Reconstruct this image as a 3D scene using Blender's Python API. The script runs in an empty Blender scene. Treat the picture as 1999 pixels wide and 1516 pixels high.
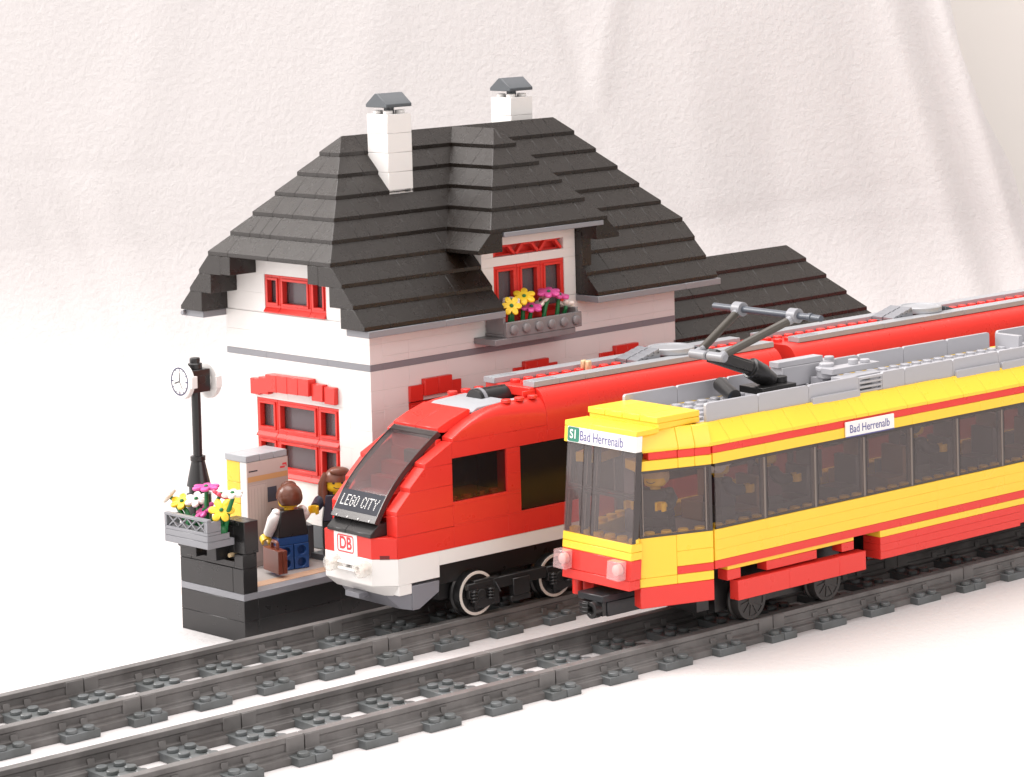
import bpy, bmesh, math, random
from mathutils import Vector, Matrix
S = bpy.context.scene
COL = S.collection
R = math.radians
rnd = random.Random(7)

# ------------------------------------------------------------------ camera
CAM = Vector((-81.040, -131.520, 40.729))
yaw, pitch, roll = 0.773890, -0.049377, -0.023099
fwd = Vector((math.sin(yaw) * math.cos(pitch), math.cos(yaw) * math.cos(pitch), math.sin(pitch)))
rt0 = fwd.cross(Vector((0, 0, 1))).normalized()
up0 = rt0.cross(fwd)
rt = math.cos(roll) * rt0 + math.sin(roll) * up0
up = -math.sin(roll) * rt0 + math.cos(roll) * up0
cd = bpy.data.cameras.new('camera')
cam = bpy.data.objects.new('camera', cd)
COL.objects.link(cam)
cam.matrix_world = Matrix(((rt.x, up.x, -fwd.x, CAM.x), (rt.y, up.y, -fwd.y, CAM.y),
                           (rt.z, up.z, -fwd.z, CAM.z), (0, 0, 0, 1)))
cd.sensor_width = 36.0
cd.lens = 5676.168 / 1999 * 36
cd.shift_x = -449.16 / 1999
cd.shift_y = -637.69 / 1999
cd.clip_start = 1.0
cd.clip_end = 2000
S.camera = cam

# ------------------------------------------------------------------ light
W = bpy.data.worlds.new('World')
S.world = W
W.use_nodes = True
bg = W.node_tree.nodes['Background']
bg.inputs[0].default_value = (1.0, 0.955, 0.935, 1)
bg.inputs[1].default_value = 1.0
# a room that is bright on the window side (left and behind) and dim on the other
wn = W.node_tree
wtc = wn.nodes.new('ShaderNodeTexCoord')
wdt = wn.nodes.new('ShaderNodeVectorMath')
wdt.operation = 'DOT_PRODUCT'
wdt.inputs[1].default_value = Vector((-0.58, 0.56, 0.59)).normalized()
wmr = wn.nodes.new('ShaderNodeMapRange')
wmr.interpolation_type = 'SMOOTHSTEP'
wmr.inputs[1].default_value = -0.40
wmr.inputs[2].default_value = 0.95
wmr.inputs[3].default_value = 0.20
wmr.inputs[4].default_value = 1.42
wn.links.new(wtc.outputs['Generated'], wdt.inputs[0])
wn.links.new(wdt.outputs['Value'], wmr.inputs[0])
wn.links.new(wmr.outputs[0], bg.inputs[1])


def area(name, loc, target, sx, sy, power, color):
    d = bpy.data.lights.new(name, 'AREA')
    d.shape = 'RECTANGLE'
    d.size, d.size_y = sx, sy
    d.energy = power
    d.color = color
    o = bpy.data.objects.new(name, d)
    COL.objects.link(o)
    o.location = loc
    o.rotation_euler = (Vector(target) - Vector(loc)).to_track_quat('-Z', 'Y').to_euler()
    return o


area('window_light', (-100, 160, 150), (15, 5, 8), 90, 90, 270000, (1.0, 0.975, 0.95))
area('top_fill_light', (15, 20, 190), (15, 0, 0), 150, 150, 250000, (1.0, 0.955, 0.94))  # added overhead fill to soften and whiten the ground, not a known lamp
area('front_fill_light', (30, -190, 75), (20, 0, 8), 140, 100, 96000, (1.0, 0.95, 0.925))  # added fill from the camera side to brighten the train and tram flanks

S.view_settings.view_transform = 'Standard'
S.view_settings.look = 'None'
S.view_settings.exposure = 0.50
S.view_settings.gamma = 1.0
S.view_settings.use_curve_mapping = False

# ------------------------------------------------------------------ materials
MATS = {}


def mat(name, color, rough=0.3, bump=0.0, scale=6.0, spec=0.5, trans=0.0, ior=1.5, coat=0.0, vary=0.04, metal=0.0):
    if name in MATS:
        return MATS[name]
    m = bpy.data.materials.new(name)
    m.use_nodes = True
    nt = m.node_tree
    b = nt.nodes['Principled BSDF']
    b.inputs['Base Color'].default_value = (*color, 1)
    b.inputs['Roughness'].default_value = rough
    b.inputs['Specular IOR Level'].default_value = spec
    b.inputs['IOR'].default_value = ior
    b.inputs['Transmission Weight'].default_value = trans
    b.inputs['Coat Weight'].default_value = coat
    b.inputs['Metallic'].default_value = metal
    tc = nt.nodes.new('ShaderNodeTexCoord')
    if vary:
        n = nt.nodes.new('ShaderNodeTexNoise')
        n.inputs['Scale'].default_value = 0.9
        n.inputs['Detail'].default_value = 3
        nt.links.new(tc.outputs['Object'], n.inputs['Vector'])
        r = nt.nodes.new('ShaderNodeMapRange')
        r.inputs[3].default_value = max(0.05, rough - vary)
        r.inputs[4].default_value = min(1, rough + vary * 1.5)
        nt.links.new(n.outputs[0], r.inputs[0])
        nt.links.new(r.outputs[0], b.inputs['Roughness'])
    if bump:
        n2 = nt.nodes.new('ShaderNodeTexNoise')
        n2.inputs['Scale'].default_value = scale
        n2.inputs['Detail'].default_value = 4
        nt.links.new(tc.outputs['Object'], n2.inputs['Vector'])
        bp = nt.nodes.new('ShaderNodeBump')
        bp.inputs['Strength'].default_value = bump
        bp.inputs['Distance'].default_value = 0.05
        nt.links.new(n2.outputs[0], bp.inputs['Height'])
        nt.links.new(bp.outputs[0], b.inputs['Normal'])
    MATS[name] = m
    return m


def glass(name, tint, gloss=0.12, rough=0.08, dust_haze=0.0, dcol=(0.5, 0.46, 0.45)):
    """smoke-tinted clear plastic: a tinted see-through sheet with a glossy skin"""
    m = bpy.data.materials.new(name)
    m.use_nodes = True
    nt = m.node_tree
    nt.nodes.remove(nt.nodes['Principled BSDF'])
    out = nt.nodes['Material Output']
    t = nt.nodes.new('ShaderNodeBsdfTransparent')
    t.inputs[0].default_value = (*tint, 1)
    g = nt.nodes.new('ShaderNodeBsdfGlossy')
    g.inputs['Roughness'].default_value = rough
    mx = nt.nodes.new('ShaderNodeMixShader')
    lw = nt.nodes.new('ShaderNodeFresnel')
    lw.inputs[0].default_value = 1.5
    ad = nt.nodes.new('ShaderNodeMath')
    ad.operation = 'MULTIPLY_ADD'
    ad.inputs[1].default_value = 1.0
    ad.inputs[2].default_value = gloss
    nt.links.new(lw.outputs[0], ad.inputs[0])
    ge = nt.nodes.new('ShaderNodeNewGeometry')      # the inner skin of a pane does not mirror
    iv = nt.nodes.new('ShaderNodeMath')
    iv.operation = 'SUBTRACT'
    iv.inputs[0].default_value = 1.0
    nt.links.new(ge.outputs['Backfacing'], iv.inputs[1])
    fm = nt.nodes.new('ShaderNodeMath')
    fm.operation = 'MULTIPLY'
    nt.links.new(ad.outputs[0], fm.inputs[0])
    nt.links.new(iv.outputs[0], fm.inputs[1])
    nt.links.new(fm.outputs[0], mx.inputs[0])
    df = nt.nodes.new('ShaderNodeBsdfDiffuse')
    df.inputs[0].default_value = (*dcol, 1)
    m2 = nt.nodes.new('ShaderNodeMixShader')
    m2.inputs[0].default_value = dust_haze  # dust and scratches, plus a pale haze painted in to lighten the panes
    nt.links.new(t.outputs[0], m2.inputs[1])
    nt.links.new(df.outputs[0], m2.inputs[2])
    nt.links.new(m2.outputs[0], mx.inputs[1])
    nt.links.new(g.outputs[0], mx.inputs[2])
    nt.links.new(mx.outputs[0], out.inputs['Surface'])
    MATS[name] = m
    return m


WHITE = mat('white_plastic', (0.80, 0.78, 0.76), 0.3)
RED = mat('red_plastic', (0.72, 0.036, 0.026), 0.28)
YEL = mat('yellow_plastic', (0.92, 0.58, 0.045), 0.28)
BLACK = mat('black_plastic', (0.017, 0.0165, 0.017), 0.28)
ROOF = mat('black_slope_plastic', (0.0085, 0.0050, 0.0030), 0.25, 0.35, 22, spec=0.62, vary=0.09)
DGREY = mat('dark_grey_plastic', (0.085, 0.095, 0.105), 0.35, 0.03, 2)
LGREY = mat('light_grey_plastic', (0.36, 0.37, 0.39), 0.33, 0.03, 2)
MGREY = mat('mid_grey_plastic', (0.235, 0.24, 0.26), 0.33, 0.03, 2)
PGREY = mat('pale_grey_plastic', (0.40, 0.40, 0.425), 0.3, 0.03, 2)
def wear(m, c0, c1, scale=0.55):
    nt = m.node_tree
    tc = nt.nodes.new('ShaderNodeTexCoord')
    n = nt.nodes.new('ShaderNodeTexNoise')
    n.inputs['Scale'].default_value = scale
    n.inputs['Detail'].default_value = 3
    r = nt.nodes.new('ShaderNodeValToRGB')
    r.color_ramp.elements[0].position = 0.40
    r.color_ramp.elements[1].position = 0.60
    r.color_ramp.elements[0].color = (*c0, 1)
    r.color_ramp.elements[1].color = (*c1, 1)
    nt.links.new(tc.outputs['Object'], n.inputs['Vector'])
    nt.links.new(n.outputs[0], r.inputs[0])
    nt.links.new(r.outputs[0], nt.nodes['Principled BSDF'].inputs['Base Color'])


TRACK = mat('track_grey_plastic', (0.125, 0.118, 0.112), 0.40, 0.08, 2.5, vary=0.12)
wear(TRACK, (0.108, 0.101, 0.098), (0.158, 0.150, 0.146))
SLEEP = mat('sleeper_grey_plastic', (0.105, 0.115, 0.118), 0.36, 0.03, 2.5, vary=0.1)
wear(SLEEP, (0.092, 0.100, 0.100), (0.122, 0.132, 0.136), 0.8)
BROWN = mat('brown_plastic', (0.17, 0.042, 0.022), 0.3, 0.03, 2)
HAIR = mat('hair_brown_plastic', (0.13, 0.042, 0.022), 0.3, 0.05, 3)
TAN = mat('tan_plastic', (0.62, 0.47, 0.28), 0.35, 0.03, 2)
BLUE = mat('blue_plastic', (0.018, 0.075, 0.25), 0.3, 0.03, 2)
SKIN = mat('yellow_skin_plastic', (0.86, 0.55, 0.02), 0.3, 0.02, 2)
GREEN = mat('green_plastic', (0.01, 0.16, 0.045), 0.35, 0.03, 2)
PINK = mat('pink_plastic', (0.72, 0.10, 0.36), 0.35)
ROSE = mat('rose_plastic', (0.75, 0.10, 0.16), 0.35)
PETALW = mat('white_petal_plastic', (0.85, 0.78, 0.72), 0.35)
PETALY = mat('yellow_petal_plastic', (0.92, 0.60, 0.03), 0.35)
SIGNG = mat('sign_green_print', (0.02, 0.20, 0.13), 0.4)
INK = mat('violet_ink', (0.085, 0.08, 0.26), 0.5)
REDINK = mat('red_ink', (0.70, 0.05, 0.06), 0.5)
DARKINK = mat('dark_ink', (0.03, 0.03, 0.04), 0.5)
PAPER = mat('white_sticker', (0.82, 0.81, 0.79), 0.45)
PRINT = mat('beige_print', (0.50, 0.40, 0.36), 0.45)
PRINTL = mat('pale_print', (0.58, 0.47, 0.43), 0.45)
ORPRINT = mat('ochre_print', (0.62, 0.34, 0.15), 0.45)
SCREEN = mat('dark_screen_print', (0.06, 0.07, 0.10), 0.3)
LILAC = mat('pale_lilac_plastic', (0.62, 0.64, 0.76), 0.3)
NAVY = mat('dark_navy_cloth_plastic', (0.03, 0.035, 0.06), 0.35)
SMOKE = glass('smoke_glass', (0.72, 0.68, 0.67), 0.0, 0.10, 0.11, (0.42, 0.37, 0.37))
CABG = glass('cab_smoke_glass', (0.84, 0.80, 0.79), 0.0, 0.10, 0.075, (0.42, 0.37, 0.37))
SMOKED = glass('dark_smoke_glass', (0.62, 0.54, 0.54), 0.0, 0.12, 0.03, (0.25, 0.2, 0.2))
SCREENG = glass('windscreen_smoke', (0.60, 0.52, 0.52), 0.0, 0.10, 0.07, (0.45, 0.34, 0.35))
EDGE_HI = mat('edge_highlight_paint', (0.20, 0.165, 0.145), 0.3)  # highlight lines along the panes, painted as paler strips
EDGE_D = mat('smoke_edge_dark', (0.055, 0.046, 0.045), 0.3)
CLEARG = glass('clear_plastic', (0.95, 0.94, 0.92), 0.0, 0.12, 0.30, (0.92, 0.90, 0.87))
REDCLEAR = glass('rosy_clear_plastic', (0.96, 0.80, 0.80), 0.0, 0.15, 0.25, (0.9, 0.7, 0.7))
HPANE = glass('house_window_pane', (0.60, 0.55, 0.57), 0.0, 0.2, 0.22, (0.40, 0.35, 0.38))
HOUSEIN = mat('grey_lilac_interior', (0.42, 0.38, 0.40), 0.5)

# ------------------------------------------------------------------ frames
FRAMES = {'T': (0.0, 0.0, 0.0), 'F': (1.5242, -12.2266, -0.016035), 'B': (23.3225, 7.6146, 0.044628), 'W': (0, 0, 0)}


class MB:
    def __init__(s):
        s.v, s.f, s.m = [], [], []

    def add(s, vs, fs, m=0):
        o = len(s.v)
        s.v += [tuple(p) for p in vs]
        s.f += [tuple(i + o for i in f) for f in fs]
        s.m += [m] * len(fs)
        return s

    def hexa(s, b, t, m=0):
        return s.add(list(b) + list(t), [(0, 3, 2, 1), (4, 5, 6, 7), (0, 1, 5, 4), (1, 2, 6, 5), (2, 3, 7, 6), (3, 0, 4, 7)], m)

    def box(s, x0, x1, y0, y1, z0, z1, m=0):
        b = [(x0, y0, z0), (x1, y0, z0), (x1, y1, z0), (x0, y1, z0)]
        return s.hexa(b, [(p[0], p[1], z1) for p in b], m)

    def prism(s, poly, axis, a0, a1, m=0):
        def pt(p, a):
            return {'x': (a, p[0], p[1]), 'y': (p[0], a, p[1]), 'z': (p[0], p[1], a)}[axis]
        n = len(poly)
        vs = [pt(p, a0) for p in poly] + [pt(p, a1) for p in poly]
        fs = [tuple(range(n))[::-1], tuple(range(n, 2 * n))]
        fs += [(i, (i + 1) % n, n + (i + 1) % n, n + i) for i in range(n)]
        return s.add(vs, fs, m)

    def loft(s, rings, m=0, cap=True):
        n = len(rings[0])
        vs = [p for r in rings for p in r]
        fs = []
        for k in range(len(rings) - 1):
            for i in range(n):
                j = (i + 1) % n
                fs.append((k * n + i, k * n + j, (k + 1) * n + j, (k + 1) * n + i))
        if cap:
            fs.append(tuple(range(n))[::-1])
            fs.append(tuple(range((len(rings) - 1) * n, len(rings) * n)))
        return s.add(vs, fs, m)

    def tube(s, pts, rad, n=14, m=0):
        P = [Vector(p) for p in pts]
        if not hasattr(rad, '__len__'):
            rad = [rad] * len(P)
        rings = []
        u = None
        for i, p in enumerate(P):
            a = P[max(0, i - 1)]
            b = P[min(len(P) - 1, i + 1)]
            d = (b - a).normalized() if (b - a).length > 1e-9 else Vector((0, 0, 1))
            if u is None:
                u = d.orthogonal().normalized()
            else:
                u = (u - d * u.dot(d))
                u = u.normalized() if u.length > 1e-6 else d.orthogonal().normalized()
            w = d.cross(u)
            rings.append([p + (u * math.cos(t) + w * math.sin(t)) * rad[i] for t in [2 * math.pi * k / n for k in range(n)]])
        return s.loft(rings, m)

    def cyl(s, c, r, h, n=18, m=0, axis='z', r2=None):
        d = {'x': Vector((1, 0, 0)), 'y': Vector((0, 1, 0)), 'z': Vector((0, 0, 1))}[axis]
        c = Vector(c)
        return s.tube([c, c + d * h], [r, r if r2 is None else r2], n, m)

    def lathe(s, c, prof, n=24, m=0, axis='z', arc=None):
        c = Vector(c)
        rings = []
        for r, z in prof:
            ring = []
            for k in range(n):
                t = 2 * math.pi * k / n
                a, b = r * math.cos(t), r * math.sin(t)
                p = {'z': Vector((a, b, z)), 'x': Vector((z, a, b)), 'y': Vector((b, z, a))}[axis]
                ring.append(c + p)
            rings.append(ring)
        return s.loft(rings, m)

    def stud(s, x, y, z, m=0, h=0.2):
        return s.lathe((x, y, z), [(0.3, 0), (0.3, h - 0.035), (0.265, h)], 16, m)

    def ellipsoid(s, c, rx, ry, rz, n=16, k=10, m=0, zmin=-1.0):
        rings = []
        a0 = math.asin(zmin)
        for i in range(k + 1):
            a = a0 + (math.pi / 2 - 0.02 - a0) * i / k
            rings.append([(c[0] + rx * math.cos(a) * math.cos(2 * math.pi * j / n), c[1] + ry * math.cos(a) * math.sin(2 * math.pi * j / n), c[2] + rz * math.sin(a)) for j in range(n)])
        return s.loft(rings, m)

    def ring(s, c, ro, ri, h, n=28, m=0, axis='y'):
        """a flat ring (washer) of thickness h along the axis"""
        prof = [(ri, 0), (ro, 0), (ro, h), (ri, h), (ri, 0)]
        c = Vector(c)
        rings = []
        for r, z in prof:
            rings.append([c + {'z': Vector((r * math.cos(t), r * math.sin(t), z)), 'x': Vector((z, r * math.cos(t), r * math.sin(t))), 'y': Vector((r * math.sin(t), z, r * math.cos(t)))}[axis] for t in [2 * math.pi * k / n for k in range(n)]])
        return s.loft(rings, m, cap=False)

    def xf(s, M):
        s.v = [tuple(M @ Vector(p)) for p in s.v]
        return s

    def join(s, o, dm=0):
        return s.add(o.v, o.f, 0) if dm is None else s._join(o, dm)

    def _join(s, o, dm):
        off = len(s.v)
        s.v += o.v
        s.f += [tuple(i + off for i in f) for f in o.f]
        s.m += [i + dm for i in o.m]
        return s

    def build(s, name, mats, parent=None, bevel=0.03, off=None, angle=40, label=None, smooth=True):
        if not isinstance(mats, (list, tuple)):
            mats = [mats]
        if off is None:
            off = Vector(parent['_o']) if parent is not None and '_o' in parent else Vector((0, 0, 0))
        me = bpy.data.meshes.new(name)
        me.from_pydata([tuple(Vector(p) - off) for p in s.v], [], s.f)
        for p, i in zip(me.polygons, s.m):
            p.material_index = i
        bm = bmesh.new()
        bm.from_mesh(me)
        bmesh.ops.remove_doubles(bm, verts=[v for v in bm.verts], dist=1e-5) if False else None
        bmesh.ops.dissolve_degenerate(bm, dist=1e-5, edges=bm.edges[:])
        bmesh.ops.recalc_face_normals(bm, faces=bm.faces[:])
        bm.to_mesh(me)
        bm.free()
        for m in mats:
            me.materials.append(m)
        if smooth:
            for p in me.polygons:
                p.use_smooth = True
            me.set_sharp_from_angle(angle=R(angle))
        o = bpy.data.objects.new(name, me)
        COL.objects.link(o)
        if parent is not None:
            o.parent = parent
            o['_o'] = tuple(off)
        if bevel:
            b = o.modifiers.new('bevel', 'BEVEL')
            b.width = bevel
            b.segments = 1
            b.limit_method = 'ANGLE'
            b.angle_limit = R(50)
        if label:
            o['label'] = label
        return o


def thing(name, label, cat, frame='W', loc=(0, 0, 0), rz=0.0, group=None, local=False):
    """an Empty at the thing's base; parts are drawn in frame coordinates, or round the base itself when local"""
    o = bpy.data.objects.new(name, None)
    COL.objects.link(o)
    fx, fy, fa = FRAMES[frame]
    c, s = math.cos(fa), math.sin(fa)
    o.location = (fx + c * loc[0] - s * loc[1], fy + s * loc[0] + c * loc[1], loc[2])
    o.rotation_euler = (0, 0, fa + rz)
    o.empty_display_size = 0.5
    o['label'] = label
    o['category'] = cat
    o['_o'] = (0.0, 0.0, 0.0) if local else tuple(float(a) for a in loc)
    if group:
        o['group'] = group
    return o


def text(name, body, mats, parent, size, M, depth=0.012, squash=1.0, bold=0.0):
    """lettering turned into a thin mesh; M carries the text plane (x right, y up) into the parent's drawing space"""
    cu = bpy.data.curves.new(name, 'FONT')
    cu.body = body
    cu.size = size
    cu.extrude = depth
    cu.offset = bold
    cu.align_x = 'CENTER'
    cu.align_y = 'CENTER'
    tmp = bpy.data.objects.new('tmp_text', cu)
    COL.objects.link(tmp)
    dg = bpy.context.evaluated_depsgraph_get()
    me = bpy.data.meshes.new_from_object(tmp.evaluated_get(dg))
    bpy.data.objects.remove(tmp)
    bpy.data.curves.remove(cu)
    off = Vector(parent['_o'])
    me.transform(Matrix.Diagonal((squash, 1, 1, 1)))
    me.transform(M)
    me.transform(Matrix.Translation(-off))
    me.materials.clear()
    me.materials.append(mats)
    o = bpy.data.objects.new(name, me)
    COL.objects.link(o)
    o.parent = parent
    o['_o'] = tuple(off)
    return o


def basis(origin, xdir, ydir):
    x = Vector(xdir).normalized()
    z = x.cross(Vector(ydir)).normalized()
    y = z.cross(x)
    return Matrix(((x.x, y.x, z.x, origin[0]), (x.y, y.y, z.y, origin[1]), (x.z, y.z, z.z, origin[2]), (0, 0, 0, 1)))


def plate_hole(mb, x0, x1, z0, z1, cx, cz, r, y0, y1, n=16, m=0):
    """a slab in the xz plane with a round hole"""
    def edge(t):
        dx, dz = math.cos(t), math.sin(t)
        k = min(((x1 - cx) / dx if dx > 1e-9 else (x0 - cx) / dx if dx < -1e-9 else 1e9),
                ((z1 - cz) / dz if dz > 1e-9 else (z0 - cz) / dz if dz < -1e-9 else 1e9))
        return cx + dx * k, cz + dz * k
    ts = sorted(set([2 * math.pi * k / n for k in range(n)] + [math.atan2(b - cz, a - cx) % (2 * math.pi) for a in (x0, x1) for b in (z0, z1)]))
    k = len(ts)
    rings = []
    for y, inner in ((y0, True), (y0, False), (y1, False), (y1, True), (y0, True)):
        rings.append([((cx + r * math.cos(t)), y, (cz + r * math.sin(t))) if inner else (edge(t)[0], y, edge(t)[1]) for t in ts])
    mb.loft(rings, m, cap=False)


def bricks(mb, plane, f0, f1, u0, u1, z0, z1, holes=(), course=1.2, zbase=None, seed=1, m=0, lens=(2, 3, 4, 4, 6, 8)):
    """a wall of separate toy bricks with openings; plane 'x' runs along y, plane 'y' runs along x"""
    rr = random.Random(seed)
    zb = zbase if zbase is not None else z0
    zs = {z0, z1}
    k = 0
    while zb + k * course < z1:
        if zb + k * course > z0:
            zs.add(round(zb + k * course, 3))
        k += 1
    for h in holes:
        for z in (h[2], h[3]):
            if z0 < z < z1:
                zs.add(z)
    zs = sorted(zs)
    for a, b in zip(zs[:-1], zs[1:]):
        if b - a < 0.03:
            continue
        spans = [(u0, u1)]
        for h in holes:
            if h[2] < (a + b) / 2 < h[3]:
                ns = []
                for s0, s1 in spans:
                    if h[1] <= s0 or h[0] >= s1:
                        ns.append((s0, s1))
                    else:
                        if h[0] > s0:
                            ns.append((s0, h[0]))
                        if h[1] < s1:
                            ns.append((h[1], s1))
                spans = ns
        for s0, s1 in spans:
            u = s0
            while u < s1 - 1e-4:
                L = rr.choice(lens)
                e = u + L
                if s1 - e < 1.0:
                    e = s1
                g = 0.002
                if plane == 'x':
                    mb.box(f0, f1, u + g, e - g, a + g, b - g, m)
                else:
                    mb.box(u + g, e - g, f0, f1, a + g, b - g, m)
                u = e
    return mb


def cell(mb, b, t, z, h=1.2, lip=0.24, m=0):
    """one roof slope brick: bottom rectangle b, top rectangle t = (x0,x1,y0,y1), with the upright lip at its foot"""
    def q(r, zz):
        return [(r[0], r[2], zz), (r[1], r[2], zz), (r[1], r[3], zz), (r[0], r[3], zz)]
    r0, r1, r2 = q(b, z), q(b, z + lip), q(t, z + h)
    mb.add(r0 + r1 + r2, [(3, 2, 1, 0), (0, 1, 5, 4), (1, 2, 6, 5), (2, 3, 7, 6), (3, 0, 4, 7), (4, 5, 9, 8), (5, 6, 10, 9), (6, 7, 11, 10), (7, 4, 8, 11), (8, 9, 10, 11)], m)


def spl(a, b, rr, lens=(1, 2, 2, 3, 4)):
    out = []
    u = a
    while u < b - 1e-4:
        e = u + rr.choice(lens)
        if b - e < 0.9:
            e = b
        out.append((u, e))
        u = e
    return out


def hip_course(mb, x0, x1, y0, y1, z, rr, sides='fblr'):
    """one ring of slope bricks; f front (-y), b back, l left, r right; a missing side is left straight"""
    g = 0.006
    dy = min(2.0, (y1 - y0) / 2)
    dx = min(2.0, (x1 - x0) / 2)
    L, Rr, F, B = ('l' in sides), ('r' in sides), ('f' in sides), ('b' in sides)
    if F or B:
        for fs, ya, yb in ((F, y0, y0 + dy), (B, y1 - dy, y1)):
            if not fs:
                continue
            front = ya == y0
            ty = (ya + 1, max(yb, ya + 1)) if front else (min(ya, yb - 1), yb - 1)
            xa, xb = x0, x1
            if L:
                cell(mb, (x0, x0 + dx - g, ya, yb), (x0 + 1, max(x0 + 1, x0 + dx - g), *ty), z)
                xa = x0 + dx
            if Rr:
                cell(mb, (x1 - dx + g, x1, ya, yb), (min(x1 - 1, x1 - dx + g), x1 - 1, *ty), z)
                xb = x1 - dx
            for a, b in spl(xa, xb, rr):
                cell(mb, (a + g, b - g, ya, yb), (a + g, b - g, *ty), z)
    ya = y0 + dy if F else y0
    yb = y1 - dy if B else y1
    if yb - ya > 0.05:
        if L:
            for a, b in spl(ya, yb, rr):
                cell(mb, (x0, x0 + dx, a + g, b - g), (x0 + 1, max(x0 + 1, x0 + dx), a + g, b - g), z)
        if Rr:
            for a, b in spl(ya, yb, rr):
                cell(mb, (x1 - dx, x1, a + g, b - g), (min(x1 - dx, x1 - 1), x1 - 1, a + g, b - g), z)


# ------------------------------------------------------------------ the setting: cloth and room wall
A = 0.695
vd = Vector((math.sin(A), math.cos(A), 0))
sd = Vector((math.cos(A), -math.sin(A), 0))
CAM0 = Vector((CAM.x, CAM.y, 0))


def cloth_mat():
    m = bpy.data.materials.new('white_cotton_cloth')
    m.use_nodes = True
    nt = m.node_tree
    b = nt.nodes['Principled BSDF']
    b.inputs['Base Color'].default_value = (0.597, 0.576, 0.573, 1)
    b.inputs['Roughness'].default_value = 0.9
    b.inputs['Specular IOR Level'].default_value = 0.15
    tc = nt.nodes.new('ShaderNodeTexCoord')
    n1 = nt.nodes.new('ShaderNodeTexNoise')
    n1.inputs['Scale'].default_value = 2.1
    n1.inputs['Detail'].default_value = 3
    n1.inputs['Roughness'].default_value = 0.55
    n2 = nt.nodes.new('ShaderNodeTexNoise')
    n2.inputs['Scale'].default_value = 9.0
    n2.inputs['Detail'].default_value = 2
    ad = nt.nodes.new('ShaderNodeMath')
    ad.operation = 'MULTIPLY_ADD'
    ad.inputs[1].default_value = 0.25
    nt.links.new(tc.outputs['Object'], n1.inputs['Vector'])
    nt.links.new(tc.outputs['Object'], n2.inputs['Vector'])
    nt.links.new(n2.outputs[0], ad.inputs[0])
    nt.links.new(n1.outputs[0], ad.inputs[2])
    bp = nt.nodes.new('ShaderNodeBump')
    bp.inputs['Strength'].default_value = 0.32
    bp.inputs['Distance'].default_value = 0.22
    nt.links.new(ad.outputs[0], bp.inputs['Height'])
    nt.links.new(bp.outputs[0], b.inputs['Normal'])
    return m


CLOTH = cloth_mat()
WALLM = mat('painted_wall', (0.78, 0.745, 0.71), 0.8, 0.05, 1.5)


def seg_d(s, h, a, b):
    """signed distance to a crease line and the parameter along it"""
    dx, dy = b[0] - a[0], b[1] - a[1]
    L = math.hypot(dx, dy)
    t = ((s - a[0]) * dx + (h - a[1]) * dy) / (L * L)
    d = ((s - a[0]) * dy - (h - a[1]) * dx) / L
    return d, t


CREASES = [  # (start, end, width, height)
    ((33.6, 36), (40.5, 12), 0.9, 1.7), ((32.0, 36), (39.0, 8), 0.8, -1.1), ((29.5, 36), (36.5, 9), 1.2, 1.0),
    ((26.5, 32), (32.0, 6), 1.6, -0.4), ((8.6, 38), (6.6, 27), 1.1, 0.5), ((2.9, 38), (6.8, 23), 0.9, -0.4),
    ((-34.8, 19), (-28.5, 3), 1.0, -0.5), ((-37.5, 19), (-33.5, 9), 1.0, -0.5), ((-33, 22), (-25.5, 5), 1.2, 0.45),
    ((-41, 22.6), (-26, 21.9), 0.6, -0.10), ((5, 15.5), (28, 18.5), 0.9, -0.16), ((22, 13), (25, 4), 1.3, 0.4),
    ((14, 30), (16.5, 6), 2.2, 0.5), ((20, 26), (22, 8), 1.8, -0.45), ((-10, 36), (-14, 18), 2.4, 0.35),
    ((-26, 40), (-30, 24), 2.6, 0.35), ((-20, 14), (-14, 2), 1.8, 0.35), ((27, 12), (33, 2), 1.2, 0.5),
]


def cloth_disp(s, h):
    v = 0.0
    for a, b, w, k in CREASES:
        d, t = seg_d(s, h, a, b)
        if -0.6 < t < 1.6 and abs(d) < 4 * w:
            f = math.exp(-(d / w) ** 2)
            e = max(0.0, min(1.0, (t + 0.35) / 0.5)) * max(0.0, min(1.0, (1.4 - t) / 0.5))
            v += 0.40 * k * f * e
    v += 0.10 * math.sin(0.21 * s + 0.8) * math.sin(0.13 * h + 0.3)
    return v


def cloth_edge(h):
    """right border of the hanging cloth at height h"""
    pts = [(-5, 52), (8, 44.5), (17.4, 40.4), (20.3, 39.7), (24.8, 37.4), (29.8, 35.6), (33.8, 34.9), (40, 34.0), (75, 31.0)]
    for (h0, s0), (h1, s1) in zip(pts[:-1], pts[1:]):
        if h <= h1:
            t = (h - h0) / (h1 - h0)
            return s0 + (s1 - s0) * t
    return 31.0


DW, RC = 230.0, 16.0
prof = []                      # (depth, height, hanging)
d = -20.0
while d < DW - RC:
    prof.append((d, 0.0))
    d += 12 if d < 180 else 3
for k in range(9):
    t = math.pi / 2 * k / 8
    prof.append((DW - RC + RC * math.sin(t), RC - RC * math.cos(t)))
h = RC
while h < 72:
    h += 0.45 if h < 44 else 3
    prof.append((DW, h))
NS = 240
vs, fs = [], []
for i, (dd, hh) in enumerate(prof):
    hang = max(0.0, min(1.0, (dd - (DW - RC - 4)) / 14))
    s1 = 130 * (1 - hang) + cloth_edge(hh) * hang if hh < 1 else cloth_edge(hh) + (1 - hang) * 60
    s0 = -120
    for j in range(NS + 1):
        u = j / NS
        s = s0 + (s1 - s0) * (u ** 0.62)
        k = cloth_disp(s, hh) * hang
        p = CAM0 + vd * (dd - k) + sd * s
        vs.append((p.x, p.y, hh))
for i in range(len(prof) - 1):
    for j in range(NS):
        a = i * (NS + 1) + j
        fs.append((a, a + 1, a + NS + 2, a + NS + 1))
me = bpy.data.meshes.new('cloth_ground')
me.from_pydata(vs, [], fs)
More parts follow.
